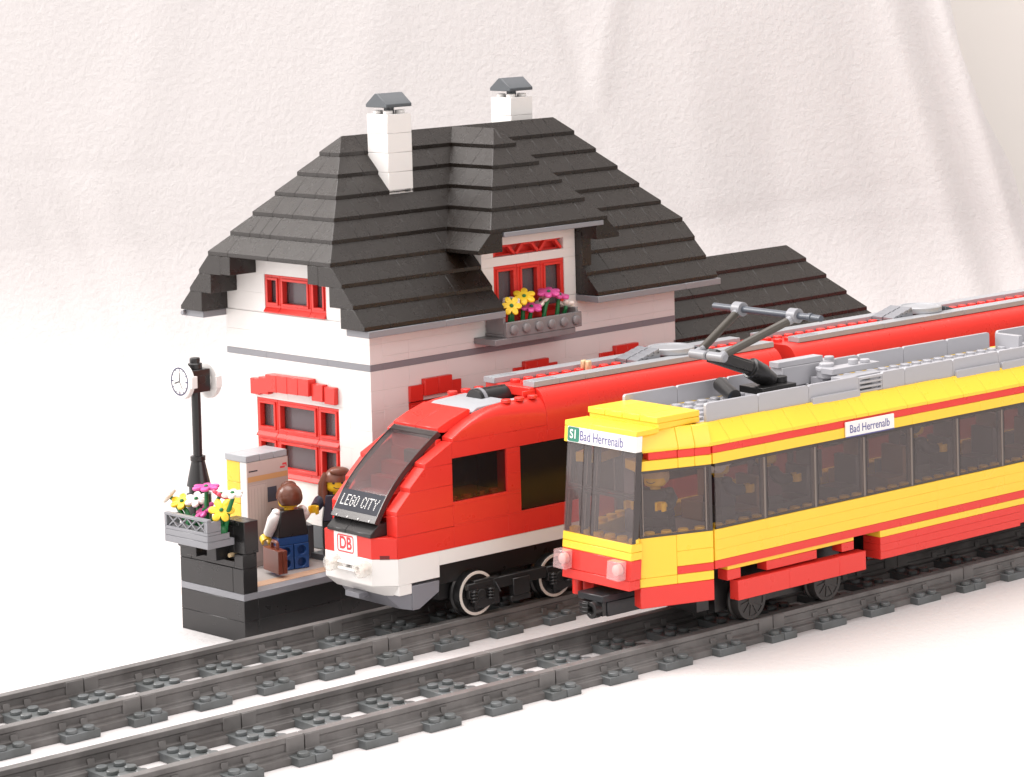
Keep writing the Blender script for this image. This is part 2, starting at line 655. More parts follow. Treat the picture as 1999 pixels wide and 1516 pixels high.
for p in me.polygons:
    p.use_smooth = True
me.materials.append(CLOTH)
cloth = bpy.data.objects.new('cloth_ground', me)
COL.objects.link(cloth)
cloth['kind'] = 'structure'
cloth['label'] = 'white cotton cloth swept up behind the toys as ground and backdrop'
cloth['category'] = 'cloth'
mb = MB()
c0 = CAM0 + vd * 252
for (sa, sb, da, db) in ((-160, 190, 0, 4),):
    P = [c0 + sd * sa + vd * da, c0 + sd * sb + vd * da, c0 + sd * sb + vd * db, c0 + sd * sa + vd * db]
    mb.hexa([(p.x, p.y, -6) for p in P], [(p.x, p.y, 120) for p in P])
w = mb.build('room_wall', WALLM, None, bevel=0)
w['kind'] = 'structure'
w['label'] = 'plain cream room wall showing past the right edge of the cloth'
w['category'] = 'wall'

# ------------------------------------------------------------------ tracks
ZR = 1.30


def track_protos():
    rail_poly = [(-0.62, 0.0), (-0.62, 0.34), (-0.36, 0.40), (-0.36, 0.55), (-0.20, 0.62), (-0.20, 0.95), (-0.30, 1.05), (-0.30, ZR),
                 (0.30, ZR), (0.30, 1.05), (0.20, 0.95), (0.20, 0.62), (0.36, 0.55), (0.36, 0.40), (0.62, 0.34), (0.62, 0.0)]
    t = thing('track_section', 'x', 'toy track', 'T', (0, 0, 0), local=True)
    for y in (-2.75, 2.75):
        mb = MB()
        pr = [(y + a, b) for a, b in rail_poly]
        mb.prism(pr, 'x', 0.02, 15.98)
        # moulded joint blocks near both ends
        for xa, xb in ((0.02, 0.9), (14.9, 15.98)):
            mb.prism([(y - 0.34, 0.4), (y - 0.34, ZR - 0.04), (y + 0.34, ZR - 0.04), (y + 0.34, 0.4)], 'x', xa + 0.01, xb - 0.01)
        # short feet that grip the sleepers
        for x in (4, 8, 12):
            for dx in (-0.62, 0.62):
                mb.prism([(y - 0.42, 0.30), (y - 0.30, 0.86), (y + 0.30, 0.86), (y + 0.42, 0.30)], 'x', x + dx - 0.2, x + dx + 0.2)
        mb.build('rail', TRACK, t, bevel=0.025)
    for xa, xb in ((0.015, 1.0), (3.0, 5.0), (7.0, 9.0), (11.0, 13.0), (15.0, 15.985)):
        mb = MB()
        mb.box(xa, xb, -4.0, 4.0, 0.0, 0.42)
        if xb - xa > 1.5:
            xs = (xa + 0.5, xb - 0.5)
        else:
            xs = ((xa + xb) / 2,)
        for x in xs:
            for y in (-3.62, -0.98, 0.0, 0.98, 3.62) if False else (-3.66, -1.3, -0.3, 0.7, 1.7, 3.66):
                mb.stud(x, y, 0.42)
        mb.build('sleeper', SLEEP, t, bevel=0.025)
    # cross webs between the sleepers, under the rails only
    return t


def copy_tree(o, parent=None):
    c = o.copy()
    COL.objects.link(c)
    if parent is not None:
        c.parent = parent
    for ch in [x for x in bpy.data.objects if x.parent == o]:
        copy_tree(ch, c)
    return c


proto_track = track_protos()
BACK_L = ['grey track section of the back line, cut off by the left picture edge',
          'grey track section of the back line in front of the black platform corner',
          'grey track section of the back line under the red train nose',
          'grey track section of the back line behind the tram front',
          'grey track section of the back line hidden below the first red carriage end',
          'grey track section of the back line below the second red carriage']
FRONT_L = ['grey track section of the front line at the bottom left corner',
           'grey track section of the front line, first whole one from the left',
           'grey track section of the front line ending just before the tram coupler',
           'grey track section of the front line beneath the tram bogie and cab',
           'grey track section of the front line below the long red tram skirt',
           'grey track section of the front line leaving at the right edge under the tram']
first = True
for fr, labs, x00, grp in (('T', BACK_L, -16, 'track sections of the back line'), ('F', FRONT_L, -16, 'track sections of the front line')):
    fx, fy, fa = FRAMES[fr]
    for k, lab in enumerate(labs):
        o = proto_track if first else copy_tree(proto_track)
        first = False
        x = x00 + 16 * k
        o.location = (fx + math.cos(fa) * x, fy + math.sin(fa) * x, 0.004)
        o.rotation_euler = (0, 0, fa)
        o['label'] = lab
        o['group'] = grp

# ------------------------------------------------------------------ station platform
PX, PY = -10.4, -0.8
plat = thing('station_platform', 'black toy station platform with a grey edge strip under the white house', 'platform', 'B', (-10.4, -0.8, 0))
mb = MB()
bricks(mb, 'x', PX, PX + 1, PY, 5.2, 0.0, 2.4, seed=3, lens=(6,))
bricks(mb, 'y', PY, PY + 1, PX + 1.0, 46, 0.0, 2.4, seed=4, lens=(6, 8, 8))
mb.box(PX + 1, 46, PY + 1, 5.2, 0, 2.38)
mb.box(-6.3, 46, 5.2, 6.7, 0, 2.38)
mb.box(-1.2, 46, 6.7, 14.2, 0, 2.38)
mb.build('base', BLACK, plat, bevel=0.02)
mb = MB()
bricks(mb, 'x', PX, PX + 1, PY, 5.2, 2.405, 2.8, seed=5, lens=(6,))
bricks(mb, 'y', PY, PY + 1, PX + 1.0, 46, 2.405, 2.8, seed=6, lens=(6, 8, 8))
mb.build('edge_strip', MGREY, plat, bevel=0.02)
mb = MB()
for k in range(3):     # tan boards behind the edge
    bricks(mb, 'y', PY + 1.02 + 0.34 * k, PY + 1.33 + 0.34 * k, PX + 1.02, 46, 2.4, 2.83, seed=8 + k, lens=(6, 8), course=2)
mb.build('edge_boards', mat('tan_board_plastic', (0.55, 0.36, 0.24), 0.4), plat, bevel=0.02)
mb = MB()
bricks(mb, 'x', -9.38, 46, PY + 2.06, 5.19, 2.4, 2.80, course=2, seed=9, lens=(2, 4))
mb.box(-6.3, 46, 5.2, 6.7, 2.4, 2.8)
mb.box(-1.2, 46, 6.71, 14.2, 2.4, 2.8)
mb.build('floor', mat('platform_floor_plastic', (0.42, 0.39, 0.37), 0.4, 0.03, 2), plat, bevel=0.02)
mb = MB()     # low wall at the end of the platform
bricks(mb, 'x', PX, PX + 1, PY + 1.0, 5.2, 2.81, 4.24, seed=11, course=1.44, lens=(6,))
mb.box(PX, PX + 1, PY + 0.0, PY + 0.99, 2.81, 4.24)
mb.box(PX, PX + 1, 4.15, 5.2, 4.25, 4.86)
mb.box(PX, PX + 1, PY, 0.0, 4.25, 5.06)
mb.box(PX + 0.02, PX + 1, 0.01, 4.14, 4.25, 4.62)
mb.box(PX + 0.35, PX + 1, 0.01, 4.14, 4.63, 5.06)
mb.box(PX - 0.1, PX + 1, 3.9, 5.25, 4.87, 5.07)
mb.build('end_wall', BLACK, plat, bevel=0.025)
for ya in (0.7, 2.6):
    mb = MB()
    mb.box(PX - 0.75, PX + 0.35, ya, ya + 0.9, 4.68, 5.60)
    mb.build('bracket', BLACK, plat, bevel=0.03)
for y in (2.1, 0.35):
    mb = MB()
    mb.cyl((PX - 0.12, y, 4.95), 0.13, 0.5, 14, 0, 'x')
    mb.build('bracket_pin', TAN, plat, bevel=0.02)
mb = MB()
mb.box(PX + 0.15, PX + 1.15, PY, PY + 1, 5.07, 6.95)
mb.box(PX + 0.15, PX + 1.15, PY + 1.0, PY + 2, 5.07, 6.60)
mb.box(PX + 0.15, PX + 1.15, PY + 1.0, PY + 2, 6.62, 6.95)
for k in range(3):
    mb.box(PX + 0.10, PX + 0.16, PY + 0.45 + 0.5 * k, PY + 0.75 + 0.5 * k, 6.70, 6.90)
mb.build('end_post', BLACK, plat, bevel=0.03)

# ------------------------------------------------------------------ the station house
house = thing('station_house', 'white toy station house with black hipped roof and red windows', 'house', 'B', (0, 0, 2.8))
ZB, ZBAND, ZE = 2.84, 14.18, 17.0
mb = MB()
WINL = (3.1, 11.1, 6.84, 11.64)
WINU = (4.0, 10.0, 17.05, 19.40)
g_h = [WINL, WINU]
bricks(mb, 'x', 0, 1, 0, 14, 4.24, ZBAND, g_h, 1.2, ZBAND - 12, 21)
bricks(mb, 'x', 0, 1, 0, 14, ZBAND + 0.4, 17.0, g_h, 1.2, ZBAND + 0.4, 22)
for z0, y0 in ((17.0, 0.0), (18.2, 0.9), (19.4, 1.9)):
    bricks(mb, 'x', 0, 1, y0, 14 - y0, z0, z0 + 1.2, g_h, 1.2, z0, 23 + int(z0))
side_h = [(a, b, 4.24, 11.95) for a, b in ((2.9, 7.0), (11.4, 15.1), (18.9, 23.0))]
bricks(mb, 'y', 0, 1, 1.0, 26, 4.24, ZBAND, side_h, 1.2, ZBAND - 12, 31)
bricks(mb, 'y', 0, 1, 1.0, 26, ZBAND + 0.4, 17.0, [(10.05, 16.05, 15.0, 20)], 1.2, ZBAND + 0.4, 32)
dorm_h = [(10.05, 16.05, 15.0, 19.45), (10.05, 16.05, 20.02, 20.72)]
bricks(mb, 'y', 0.0, 1, 9.06, 17.06, 17.0, 21.5, dorm_h, 1.2, 17.0, 33, lens=(2, 3, 4))
bricks(mb, 'y', 13, 14, 1, 26, 4.24, ZBAND, (), 1.2, ZBAND - 12, 34)
bricks(mb, 'y', 13, 14, 1, 26, ZBAND + 0.4, 17.0, (), 1.2, ZBAND + 0.4, 35)
bricks(mb, 'x', 25, 26, 1, 13, 4.24, 20.0, (), 1.2, ZBAND - 12, 36)
mb.build('wall', WHITE, house, bevel=0.008)
mb = MB()
bricks(mb, 'x', 0, 1, 0, 14, 2.84, 4.23, (), 1.39, None, 41, lens=(4, 6))
bricks(mb, 'y', 0, 1, 1, 26, 2.84, 4.23, (), 1.39, None, 42, lens=(4, 6))
mb.build('base_course', DGREY, house, bevel=0.02)
mb = MB()
bricks(mb, 'x', -0.015, 1, -0.015, 14, ZBAND + 0.005, ZBAND + 0.395, (), 1, None, 43, lens=(4, 6, 8))
bricks(mb, 'y', -0.015, 1, 1.0, 26.015, ZBAND + 0.005, ZBAND + 0.395, (), 1, None, 44, lens=(4, 6, 8))
mb.build('grey_band', MGREY, house, bevel=0.01)
# interior surfaces behind the panes
mb = MB()
mb.box(1.3, 1.5, 1.7, 12.3, 4.3, 20.4)
mb.box(1.55, 24.5, 2.2, 2.4, 4.3, 20.4)
mb.build('inner_wall', HOUSEIN, house, bevel=0)


def window(parent, plane, u0, u1, z0, z1, panes, sill=True, depth=0.0, t=0.22, label=None):
    """a red toy window; panes = list of (u0,u1) openings; plane 'x' faces -x, 'y' faces -y"""
    fr, pn = MB(), MB()

    def bx(m, a, b, f0, f1, za, zb):
        if plane == 'x':
            m.box(f0, f1, a, b, za, zb)
        else:
            m.box(a, b, f0, f1, za, zb)
    zs = z0 + (0.30 if sill else 0.0)
    for (a, b) in panes:
        g = 0.012
        # outer frame of this unit
        bx(fr, a + g, b - g, 0.04, 0.62, z1 - t, z1 - g)
        bx(fr, a + g, b - g, 0.04, 0.62, zs, zs + t)
        bx(fr, a + g, a + t, 0.04, 0.62, zs + t + 0.001, z1 - t - 0.001)
        bx(fr, b - t, b - g, 0.04, 0.62, zs + t + 0.001, z1 - t - 0.001)
        # raised rim
        q = t + 0.11
        for (ua, ub, za, zb) in ((a + t - 0.04, b - t + 0.04, z1 - q, z1 - t + 0.05), (a + t - 0.04, b - t + 0.04, zs + t - 0.05, zs + q),
                                 (a + t - 0.05, a + q, zs + q + 0.001, z1 - q - 0.001), (b - q, b - t + 0.05, zs + q + 0.001, z1 - q - 0.001)):
            bx(fr, ua, ub, -0.05, 0.30, za, zb)
        bx(pn, a + t, b - t, 0.40, 0.46, zs + t, z1 - t)
        if sill:
            pr = [(-0.16, z0), (-0.16, z0 + 0.08), (0.04, zs - 0.002), (0.62, zs - 0.002), (0.62, z0)]
            if plane == 'x':
                fr.prism(pr, 'y', a + g, b - g)
            else:
                fr.prism(pr, 'x', a + g, b - g)
    o = fr.build('window', RED, parent, bevel=0.02, label=label)
    pn.build('pane', HPANE, o, bevel=0)
    return o


yg = 3.1
tri = [(yg, yg + 2), (yg + 2, yg + 6), (yg + 6, yg + 8)]
window(house, 'x', yg, yg + 8, 6.84, 9.24, tri)
window(house, 'x', yg, yg + 8, 9.25, 11.64, tri)
window(house, 'x', 4, 10, 17.05, 19.40, [(4.0, 5.5), (5.5, 8.5), (8.5, 10.0)])
window(house, 'y', 10.05, 16.05, 15.9, 19.45, [(10.05, 12.05), (12.05, 14.05), (14.05, 16.05)], t=0.26)
mb = MB()
mb.box(10.06, 16.04, 0.05, 0.6, 15.02, 15.88)
mb.build('window_apron', RED, house, bevel=0.03)
for a, b in ((2.9, 7.0), (11.4, 15.1), (18.9, 23.0)):
    mid = (a + b) / 2
    window(house, 'y', a, b, 6.84, 11.9, [(a, mid), (mid, b)])
    mb = MB()
    mb.box(a + 0.02, b - 0.02, 0.1, 0.7, 4.25, 6.82)
    mb.build('door_panel', RED, house, bevel=0.03)
# stepped red arches
mb = MB()
for (a, b, z0, z1, p) in ((10.4, 11.35, 11.86, 12.86, 0.32), (9.45, 10.38, 11.98, 13.02, 0.42), (8.36, 9.43, 12.22, 13.28, 0.62), (7.3, 8.34, 12.24, 13.29, 0.62),
                          (6.25, 7.28, 12.26, 13.30, 0.62), (5.2, 6.23, 12.28, 13.31, 0.62), (4.1, 5.18, 12.02, 13.06, 0.42), (3.08, 4.08, 11.92, 12.96, 0.32)):
    mb.box(-p, 0.0 - 0.004, a, b, z0, z1)
mb.build('window_arch', RED, house, bevel=0.03)
for q in ((2.87, 3.93, 6.14, 7.0), (11.4, 12.2, 14.24, 15.12), (18.9, 20.15, 22.25, 23.05)):
    mb = MB()
    mb.box(q[0], q[1] - 0.01, -0.2, -0.004, 11.98, 12.95)
    mb.box(q[1], (q[1] + q[2]) / 2 - 0.01, -0.36, -0.004, 12.25, 13.28)
    mb.box((q[1] + q[2]) / 2, q[2] - 0.01, -0.36, -0.004, 12.25, 13.28)
    mb.box(q[2], q[3], -0.2, -0.004, 11.98, 12.90)
    mb.build('window_arch', RED, house, bevel=0.03)
# dormer lattice of small red triangles
mb = MB()
mb.box(10.06, 16.04, 0.30, 0.42, 20.03, 20.12)
mb.box(10.06, 16.04, 0.30, 0.42, 20.62, 20.71)
for k in range(3):
    xa = 10.06 + 2 * k
    for p, q in (((xa + 0.05, 20.05), (xa + 0.62, 20.68)), ((xa + 1.93, 20.05), (xa + 1.36, 20.68))):
        dx, dz = q[0] - p[0], q[1] - p[1]
        L = math.hypot(dx, dz)
        nx, nz = -dz / L * 0.10, dx / L * 0.10
        mb.prism([(p[0] - nx, p[1] - nz), (p[0] + nx, p[1] + nz), (q[0] + nx, q[1] + nz), (q[0] - nx, q[1] - nz)], 'y', 0.12, 0.42)
    mb.box(xa + 0.55, xa + 1.43, 0.12, 0.42, 20.58, 20.70)
mb.box(10.06, 16.04, 0.72, 0.9, 20.03, 20.71)
mb.build('dormer_lattice', RED, house, bevel=0.015)
# main roof
rr = random.Random(17)
mb = MB()
for k in range(6):          # six hipped courses above
    i = 5 - k
    hip_course(mb, -2 + k, 28 - k, 1 + k, 13 - k, 20.6 + 1.2 * k, rr)
for k in range(3):          # three gabled courses below, broken by the dormer
    z = ZE + 1.2 * k
    for (xa, xb) in ((-2, 9.04), (17.08, 28.1)):
        for a, b in spl(xa, xb, rr, (2, 3, 4)):
            cell(mb, (a + .006, b - .006, -2 + k, 0.2 + k), (a + .006, b - .006, -1 + k, 0.2 + k), z)
    for a, b in spl(-2, 28, rr, (2, 3, 4)):
        cell(mb, (a + .006, b - .006, 13.8 - k, 16 - k), (a + .006, b - .006, 13.8 - k, 15 - k), z)
# extra depth of the top gabled course under the hip
mb.box(-2, 0, 2.2, 3.2, 19.45, 20.58)
mb.box(-2, 0, 10.8, 11.8, 19.45, 20.58)
mb.box(-2.0, 28, 2.0, 12.0, 20.58, 20.62)
mb.prism([(17.08, ZE + 0.01), (17.08, ZE + 4.0), (17.9, ZE + 4.0), (17.9, ZE + 0.01)], 'y', -0.01 - 0.6, 0.99)
mb.build('roof', ROOF, house, bevel=0.02)
# dormer roof
mb = MB()
XD = 13.1
for k in range(1, 6):
    hip_course(mb, XD - k, XD + k, 3 - k, 7.0, 27.8 - 1.2 * k, rr, 'flr')
for sgn in (-1, 1):
    xa, xb = (XD - 6, XD - 4.02) if sgn < 0 else (XD + 4.02, XD + 6)
    ta, tb = (xa + 1, xb) if sgn < 0 else (xa, xb - 1)
    for a, b in ((-1.98, 1.0), (1.012, 4)):
        cell(mb, (xa, xb, a, b), (ta, tb, a, b), 20.6)
mb.build('dormer_roof', ROOF, house, bevel=0.02)
# gutters
for q in ((-2.1, 0, -1.75, 9.1, 51), (-2.1, 0, 17.0, 28.3, 52), (14, 16.1, -1.75, 28, 53)):
    mb = MB()
    bricks(mb, 'y', *q[:4], 16.56, 16.97, (), 1, None, q[4], lens=(6, 8))
    if q[4] == 53:
        mb.cyl((-2.0, 15.9, 16.76), 0.16, 0.3, 12, 0, 'x')
    mb.build('gutter', MGREY, house, bevel=0.03)
mb = MB()
bricks(mb, 'y', -2.05, -0.6, 9.2, 17.7, 21.48, 21.79, (), 1, None, 54, lens=(8,))
mb.build('dormer_gutter', MGREY, house, bevel=0.03)


def chimney(x0, y0, ztop, zbot):
    mb = MB()
    z = ztop
    while z > zbot:
        mb.box(x0, x0 + 1.95, y0, y0 + 1.95, z - 1.19, z)
        z -= 1.2
    for dx in (0.5, 1.45):
        for dy in (0.5, 1.45):
            mb.stud(x0 + dx, y0 + dy, ztop - 0.002, 0, 0.22)
    o = mb.build('chimney', WHITE, house, bevel=0.025)
    mb = MB()
    c = x0 + 0.975, y0 + 0.975
    mb.cyl((c[0], c[1], ztop + 0.02), 0.32, 0.42, 16)
    zz = ztop + 0.42
    mb.prism([(c[1] - 1.0, zz), (c[1] - 1.0, zz + 0.2), (c[1] - 0.12, zz + 0.86), (c[1] + 0.12, zz + 0.86), (c[1] + 1.0, zz + 0.2), (c[1] + 1.0, zz)], 'x', x0 - 0.05, x0 + 2.0)
    mb.build('chimney_cap', DGREY, o, bevel=0.03)


chimney(5.2, 4.0, 29.12, 23.6)
chimney(19.15, 8.0, 29.22, 24.6)
# annex behind the right end
mb = MB()
for k in range(5):
    hip_course(mb, 25.8, 46.5 - k, -1 + k, 9 - k, 11.5 + 1.2 * k, rr, 'fbr')
mb.build('annex_roof', ROOF, house, bevel=0.02)
mb = MB()
bricks(mb, 'y', 0.02, 1, 26.02, 45, 2.84, 11.45, (), 1.2, None, 61)
bricks(mb, 'x', 44, 45, 1.02, 8, 2.84, 11.45, (), 1.2, None, 62)
bricks(mb, 'y', 8.02, 9, 26.02, 45, 2.84, 11.45, (), 1.2, None, 63)
mb.build('annex_wall', WHITE, house, bevel=0.015)
# balcony box for flowers
mb = MB()
mb.box(8.25, 15.05, -2.0, -0.004, 14.86, 15.24)
bal = mb.build('balcony_plate', mat('warm_grey_plastic', (0.22, 0.205, 0.21), 0.33), house, bevel=0.03)
mb = MB()
mb.box(9.2, 15.62, -2.0, -1.72, 15.25, 16.19)
mb.box(9.2, 15.62, -1.71, -0.02, 15.25, 15.42)
mb.box(9.22, 9.42, -1.70, -0.1, 15.42, 16.45)
mb.box(15.40, 15.60, -1.70, -0.1, 15.42, 16.45)
for k in range(6):
    mb.lathe((9.75 + 1.06 * k, -2.0, 15.71), [(0.3, 0.0), (0.3, -0.17), (0.26, -0.2)], 18, 0, 'y')
mb.build('balcony_box', MATS['warm_grey_plastic'], house, bevel=0.03)

# ------------------------------------------------------------------ clock post
clk = thing('platform_clock', 'black lamp-post clock with two white round faces beside the flower box', 'clock', 'B', (-9.5, 4.4, 2.8))
cx, cy = -9.5, 4.4
mb = MB()
mb.box(cx - 0.8, cx + 0.8, cy - 0.75, cy + 0.75, 2.81, 3.2)
mb.lathe((cx, cy, 0), [(0.72, 3.2), (0.72, 5.0), (0.66, 5.05), (0.66, 6.2), (0.72, 6.25), (0.72, 7.9), (0.58, 7.95), (0.58, 8.35), (0.70, 8.38), (0.66, 8.6), (0.40, 9.8), (0.44, 9.85), (0.44, 10.1), (0.27, 10.12), (0.27, 13.9)], 24)
mb.build('post', BLACK, clk, bevel=0, angle=30)
mb = MB()
mb.box(cx - 0.62, cx + 0.62, cy - 0.6, cy + 0.6, 13.9, 15.22)
mb.lathe((cx, cy, 15.22), [(0.42, 0), (0.42, 0.32), (0.30, 0.33), (0.30, 0.62), (0.26, 0.65)], 18)
mb.cyl((cx + 0.05, cy - 0.6, 14.65), 0.26, -0.04, 16, 0, 'y')
mb.build('head', BLACK, clk, bevel=0.03)


def clock_face(sx, z0):
    x = cx + sx * 0.66
    mb = MB()
    pr = [(0.5, 0), (0.5, sx * 0.10), (1.02, sx * 0.12), (1.06, sx * 0.16), (1.06, sx * 0.42), (1.0, sx * 0.46)]
    mb.lathe((x, cy, z0), pr, 36, 0, 'x')
    mb.box(min(x, x + sx * 0.4), max(x, x + sx * 0.4), cy - 1.12, cy - 0.95, z0 - 0.35, z0 + 0.35)
    o = mb.build('clock_face', WHITE, clk, bevel=0.02)
    xf = x + sx * 0.462
    mb = MB()
    xa = min(xf, xf + sx * 0.012)
    mb.ring((xa, cy, z0), 0.83, 0.75, 0.012, 40, 0, 'x')
    for k in range(12):
        t = math.pi / 6 * k
        r0, r1, w = (0.58, 0.75, 0.034) if k % 3 == 0 else (0.66, 0.75, 0.022)
        dy, dz = -sx * 0 + math.sin(t), math.cos(t)
        ny, nz = dz, -dy
        p = [(cy + dy * r0 - ny * w, z0 + dz * r0 - nz * w), (cy + dy * r0 + ny * w, z0 + dz * r0 + nz * w), (cy + dy * r1 + ny * w, z0 + dz * r1 + nz * w), (cy + dy * r1 - ny * w, z0 + dz * r1 - nz * w)]
        mb.prism(p, 'x', xa, xa + 0.012)
    mb.build('dial_marks', mat('dial_ink', (0.05, 0.05, 0.11), 0.5), o, bevel=0)
    mb = MB()
    for ang, L, w in ((R(0), 0.54, 0.030), (R(253), 0.50, 0.036), (R(148), 0.50, 0.010)):
        # on the left-hand face the y axis runs from right to left, so clockwise is towards -y
        dy, dz = sx * math.sin(ang), math.cos(ang)
        ny, nz = dz, -dy
        p = [(cy - ny * w, z0 - nz * w), (cy + ny * w, z0 + nz * w), (cy + dy * L + ny * w, z0 + dz * L + nz * w), (cy + dy * L - ny * w, z0 + dz * L - nz * w)]
        mb.prism(p, 'x', xa + (0.013 if sx > 0 else -0.013), xa + (0.013 if sx > 0 else -0.013) + 0.012)
    mb.build('clock_hands', DARKINK, o, bevel=0)


clock_face(-1, 14.62)
clock_face(1, 14.45)

# ------------------------------------------------------------------ flower box at the platform end
box = thing('flower_box', 'grey toy planter with lattice front hung on the black platform end', 'planter', 'B', (-11.4, 1.8, 5.7))
x0, x1, y0, y1 = -12.4, PX - 0.01, -0.25, 3.85
mb = MB()
mb.box(x0, x1 - 0.12, y0, y1, 5.66, 6.06)
mb.box(x0, x0 + 1.55, y0, y1, 6.07, 6.42)
mb.build('tray', MGREY, box, bevel=0.025)
mb = MB()
xa, xb = x0, x0 + 0.95
mb.box(xa, xb, y0, y1, 6.43, 6.60)
mb.box(xa, xb, y0, y0 + 0.22, 6.61, 7.20)
mb.box(xa, xb, y1 - 0.22, y1, 6.61, 7.20)
mb.box(xa, xa + 0.3, y0, y1, 7.21, 7.36)
mb.box(xa, xa + 0.3, y0 + 0.23, y0 + 0.32, 6.61, 7.20)
n = 4
for k in range(n):
    ya = y0 + 0.3 + (y1 - y0 - 0.6) * k / n
    yb = y0 + 0.3 + (y1 - y0 - 0.6) * (k + 1) / n
    for (p, q, e) in (((ya, 6.60), (yb, 7.22), 0.0), ((yb, 6.60), (ya, 7.22), 0.004)):
        dx, dz = q[0] - p[0], q[1] - p[1]
        L = math.hypot(dx, dz)
        nx, nz = -dz / L * 0.045, dx / L * 0.045
        mb.prism([(p[0] - nx, p[1] - nz), (p[0] + nx, p[1] + nz), (q[0] + nx, q[1] + nz), (q[0] - nx, q[1] - nz)], 'x', xa + 0.08 + e, xa + 0.22 + e)
mb.build('lattice_front', MGREY, box, bevel=0.015)
# leafy green stems that carry the flowers
mb = MB()
for (y, x) in ((0.25, -11.15), (1.5, -11.1), (2.8, -11.15)):
    for k in range(7):
        a = rnd.uniform(0, 6.28)
        e = rnd.uniform(0.35, 0.75)
        mb.tube([(x, y, 6.1), (x + 0.3 * math.cos(a), y + 0.3 * math.sin(a), 6.6), (x + e * math.cos(a) * 0.7, y + e * math.sin(a) * 0.75, 6.9 + 0.25 * rnd.random())], [0.16, 0.2, 0.1], 8)
    mb.ellipsoid((x, y, 6.55), 0.42, 0.5, 0.5, 12, 8)
mb.build('leaves', GREEN, box, bevel=0)


def flower(frame, pos, base, col, tilt, label, group, r=0.70):
    """six petals on a green stem; tilt = unit-ish vector the flower looks along"""
    t = thing('flower', label, 'flower', frame, base, group=group)
    n = Vector(tilt).normalized()
    u = n.orthogonal().normalized()
    w = n.cross(u)
    c = Vector(pos)
    N = 48
    ring = [(0.50 + 0.50 * abs(math.cos(3 * (2 * math.pi * k / N))) ** 0.7) * r for k in range(N)]

    def rg(sc, dz):
        return [c + (u * math.cos(2 * math.pi * k / N) + w * math.sin(2 * math.pi * k / N)) * ring[k] * sc + n * dz for k in range(N)]
    mb = MB()
    mb.loft([rg(0.25, -0.14), rg(0.9, -0.09), rg(1.0, -0.03), rg(1.0, 0.05), rg(0.94, 0.10), rg(0.3, 0.07), rg(0.02, 0.06)])
    mb.build('petals', col, t, bevel=0, angle=60)
    mb = MB()
    mb.ellipsoid((0, 0, 0), 0.13, 0.13, 0.10, 12, 6)
    mb.xf(Matrix.Translation(c + n * 0.09) @ n.to_track_quat('Z', 'Y').to_matrix().to_4x4())
    mb.build('flower_centre', GREEN, t, bevel=0)
    b = Vector(base)
    mid = (b + c) / 2 + Vector((0, 0, 0.1))
    mb = MB()
    mb.tube([b, mid, c - n * 0.3, c - n * 0.08], [0.16, 0.14, 0.12, 0.12], 10)
    mb.build('stem', GREEN, t, bevel=0)
    return t


gb = 'flowers in the platform planter'
toc = Vector((-0.60, -0.78, 0.12))
flower('B', (-11.5, 4.55, 8.05), (-11.2, 3.2, 6.5), PETALW, (-0.5, 0.7, 0.75), 'white flower leaning outward at the far left of the platform planter', gb, 0.55)
flower('B', (-11.2, 3.75, 7.75), (-11.1, 3.0, 6.5), PETALY, (-0.35, -0.3, 0.85), 'yellow flower at the left end of the planter above its lattice', gb)
flower('B', (-11.2, 2.35, 8.05), (-11.1, 2.1, 6.5), PETALW, (-0.35, -0.25, 0.9), 'white flower between the yellow and pink ones in the planter middle', gb)
flower('B', (-11.15, 1.45, 8.85), (-11.1, 1.5, 6.5), PINK, (-0.03, -0.03, 1.0), 'pink flower standing highest in the platform planter', gb, 0.82)
flower('B', (-11.2, 1.6, 7.5), (-11.1, 1.7, 6.5), PINK, (-0.55, 0.15, 0.75), 'pink flower low over the lattice of the platform planter', gb, 0.68)
flower('B', (-10.9, 0.45, 8.5), (-11.0, 0.6, 6.5), ROSE, (0.5, -0.15, 0.8), 'rose red flower half hidden behind a white one in the planter', gb, 0.55)
flower('B', (-11.1, -0.95, 8.75), (-11.0, 0.0, 6.5), PETALW, (-0.1, -0.12, 0.97), 'white flower at the right end of the platform planter', gb, 0.65)
flower('B', (-11.3, -0.15, 7.75), (-11.1, 0.2, 6.4), PETALY, (-0.60, -0.60, 0.55), 'large yellow flower facing out at the right of the planter', gb, 0.75)

gw = 'flowers in the balcony box'
flower('B', (10.15, -1.45, 17.1), (10.3, -1.0, 15.5), PETALY, (-0.45, -0.7, 0.5), 'yellow flower low at the left end of the balcony box', gw, 0.66)
flower('B', (10.6, -0.95, 17.32), (10.7, -0.9, 15.5), PETALW, (-0.1, -0.2, 0.95), 'white flower tucked behind the yellow one on the balcony', gw, 0.6)
flower('B', (11.54, -1.1, 17.5), (11.5, -0.9, 15.5), PETALY, (-0.35, -0.45, 0.8), 'yellow flower raised against the dormer window', gw, 0.76)
flower('B', (11.95, -1.3, 16.8), (11.9, -1.1, 15.5), PINK, (-0.1, -0.25, 0.95), 'pink flower lowest in the balcony box', gw, 0.72)
flower('B', (13.55, -1.2, 17.55), (13.1, -1.0, 15.5), PINK, (-0.15, -0.2, 0.95), 'pink flower tallest in the balcony box', gw, 0.78)
flower('B', (13.3, -0.8, 17.0), (13.6, -0.8, 15.5), PETALW, (-0.55, 0.25, 0.7), 'white flower under the tallest pink one on the balcony', gw, 0.7)
flower('B', (14.5, -1.15, 17.25), (14.3, -1.0, 15.5), PINK, (0.1, -0.2, 0.95), 'pink flower at the right of the balcony box', gw, 0.7)
flower('B', (15.1, -1.1, 16.62), (14.9, -1.0, 15.5), PETALW, (0.35, 0.3, 0.85), 'white flower drooping at the right end of the balcony box', gw, 0.6)

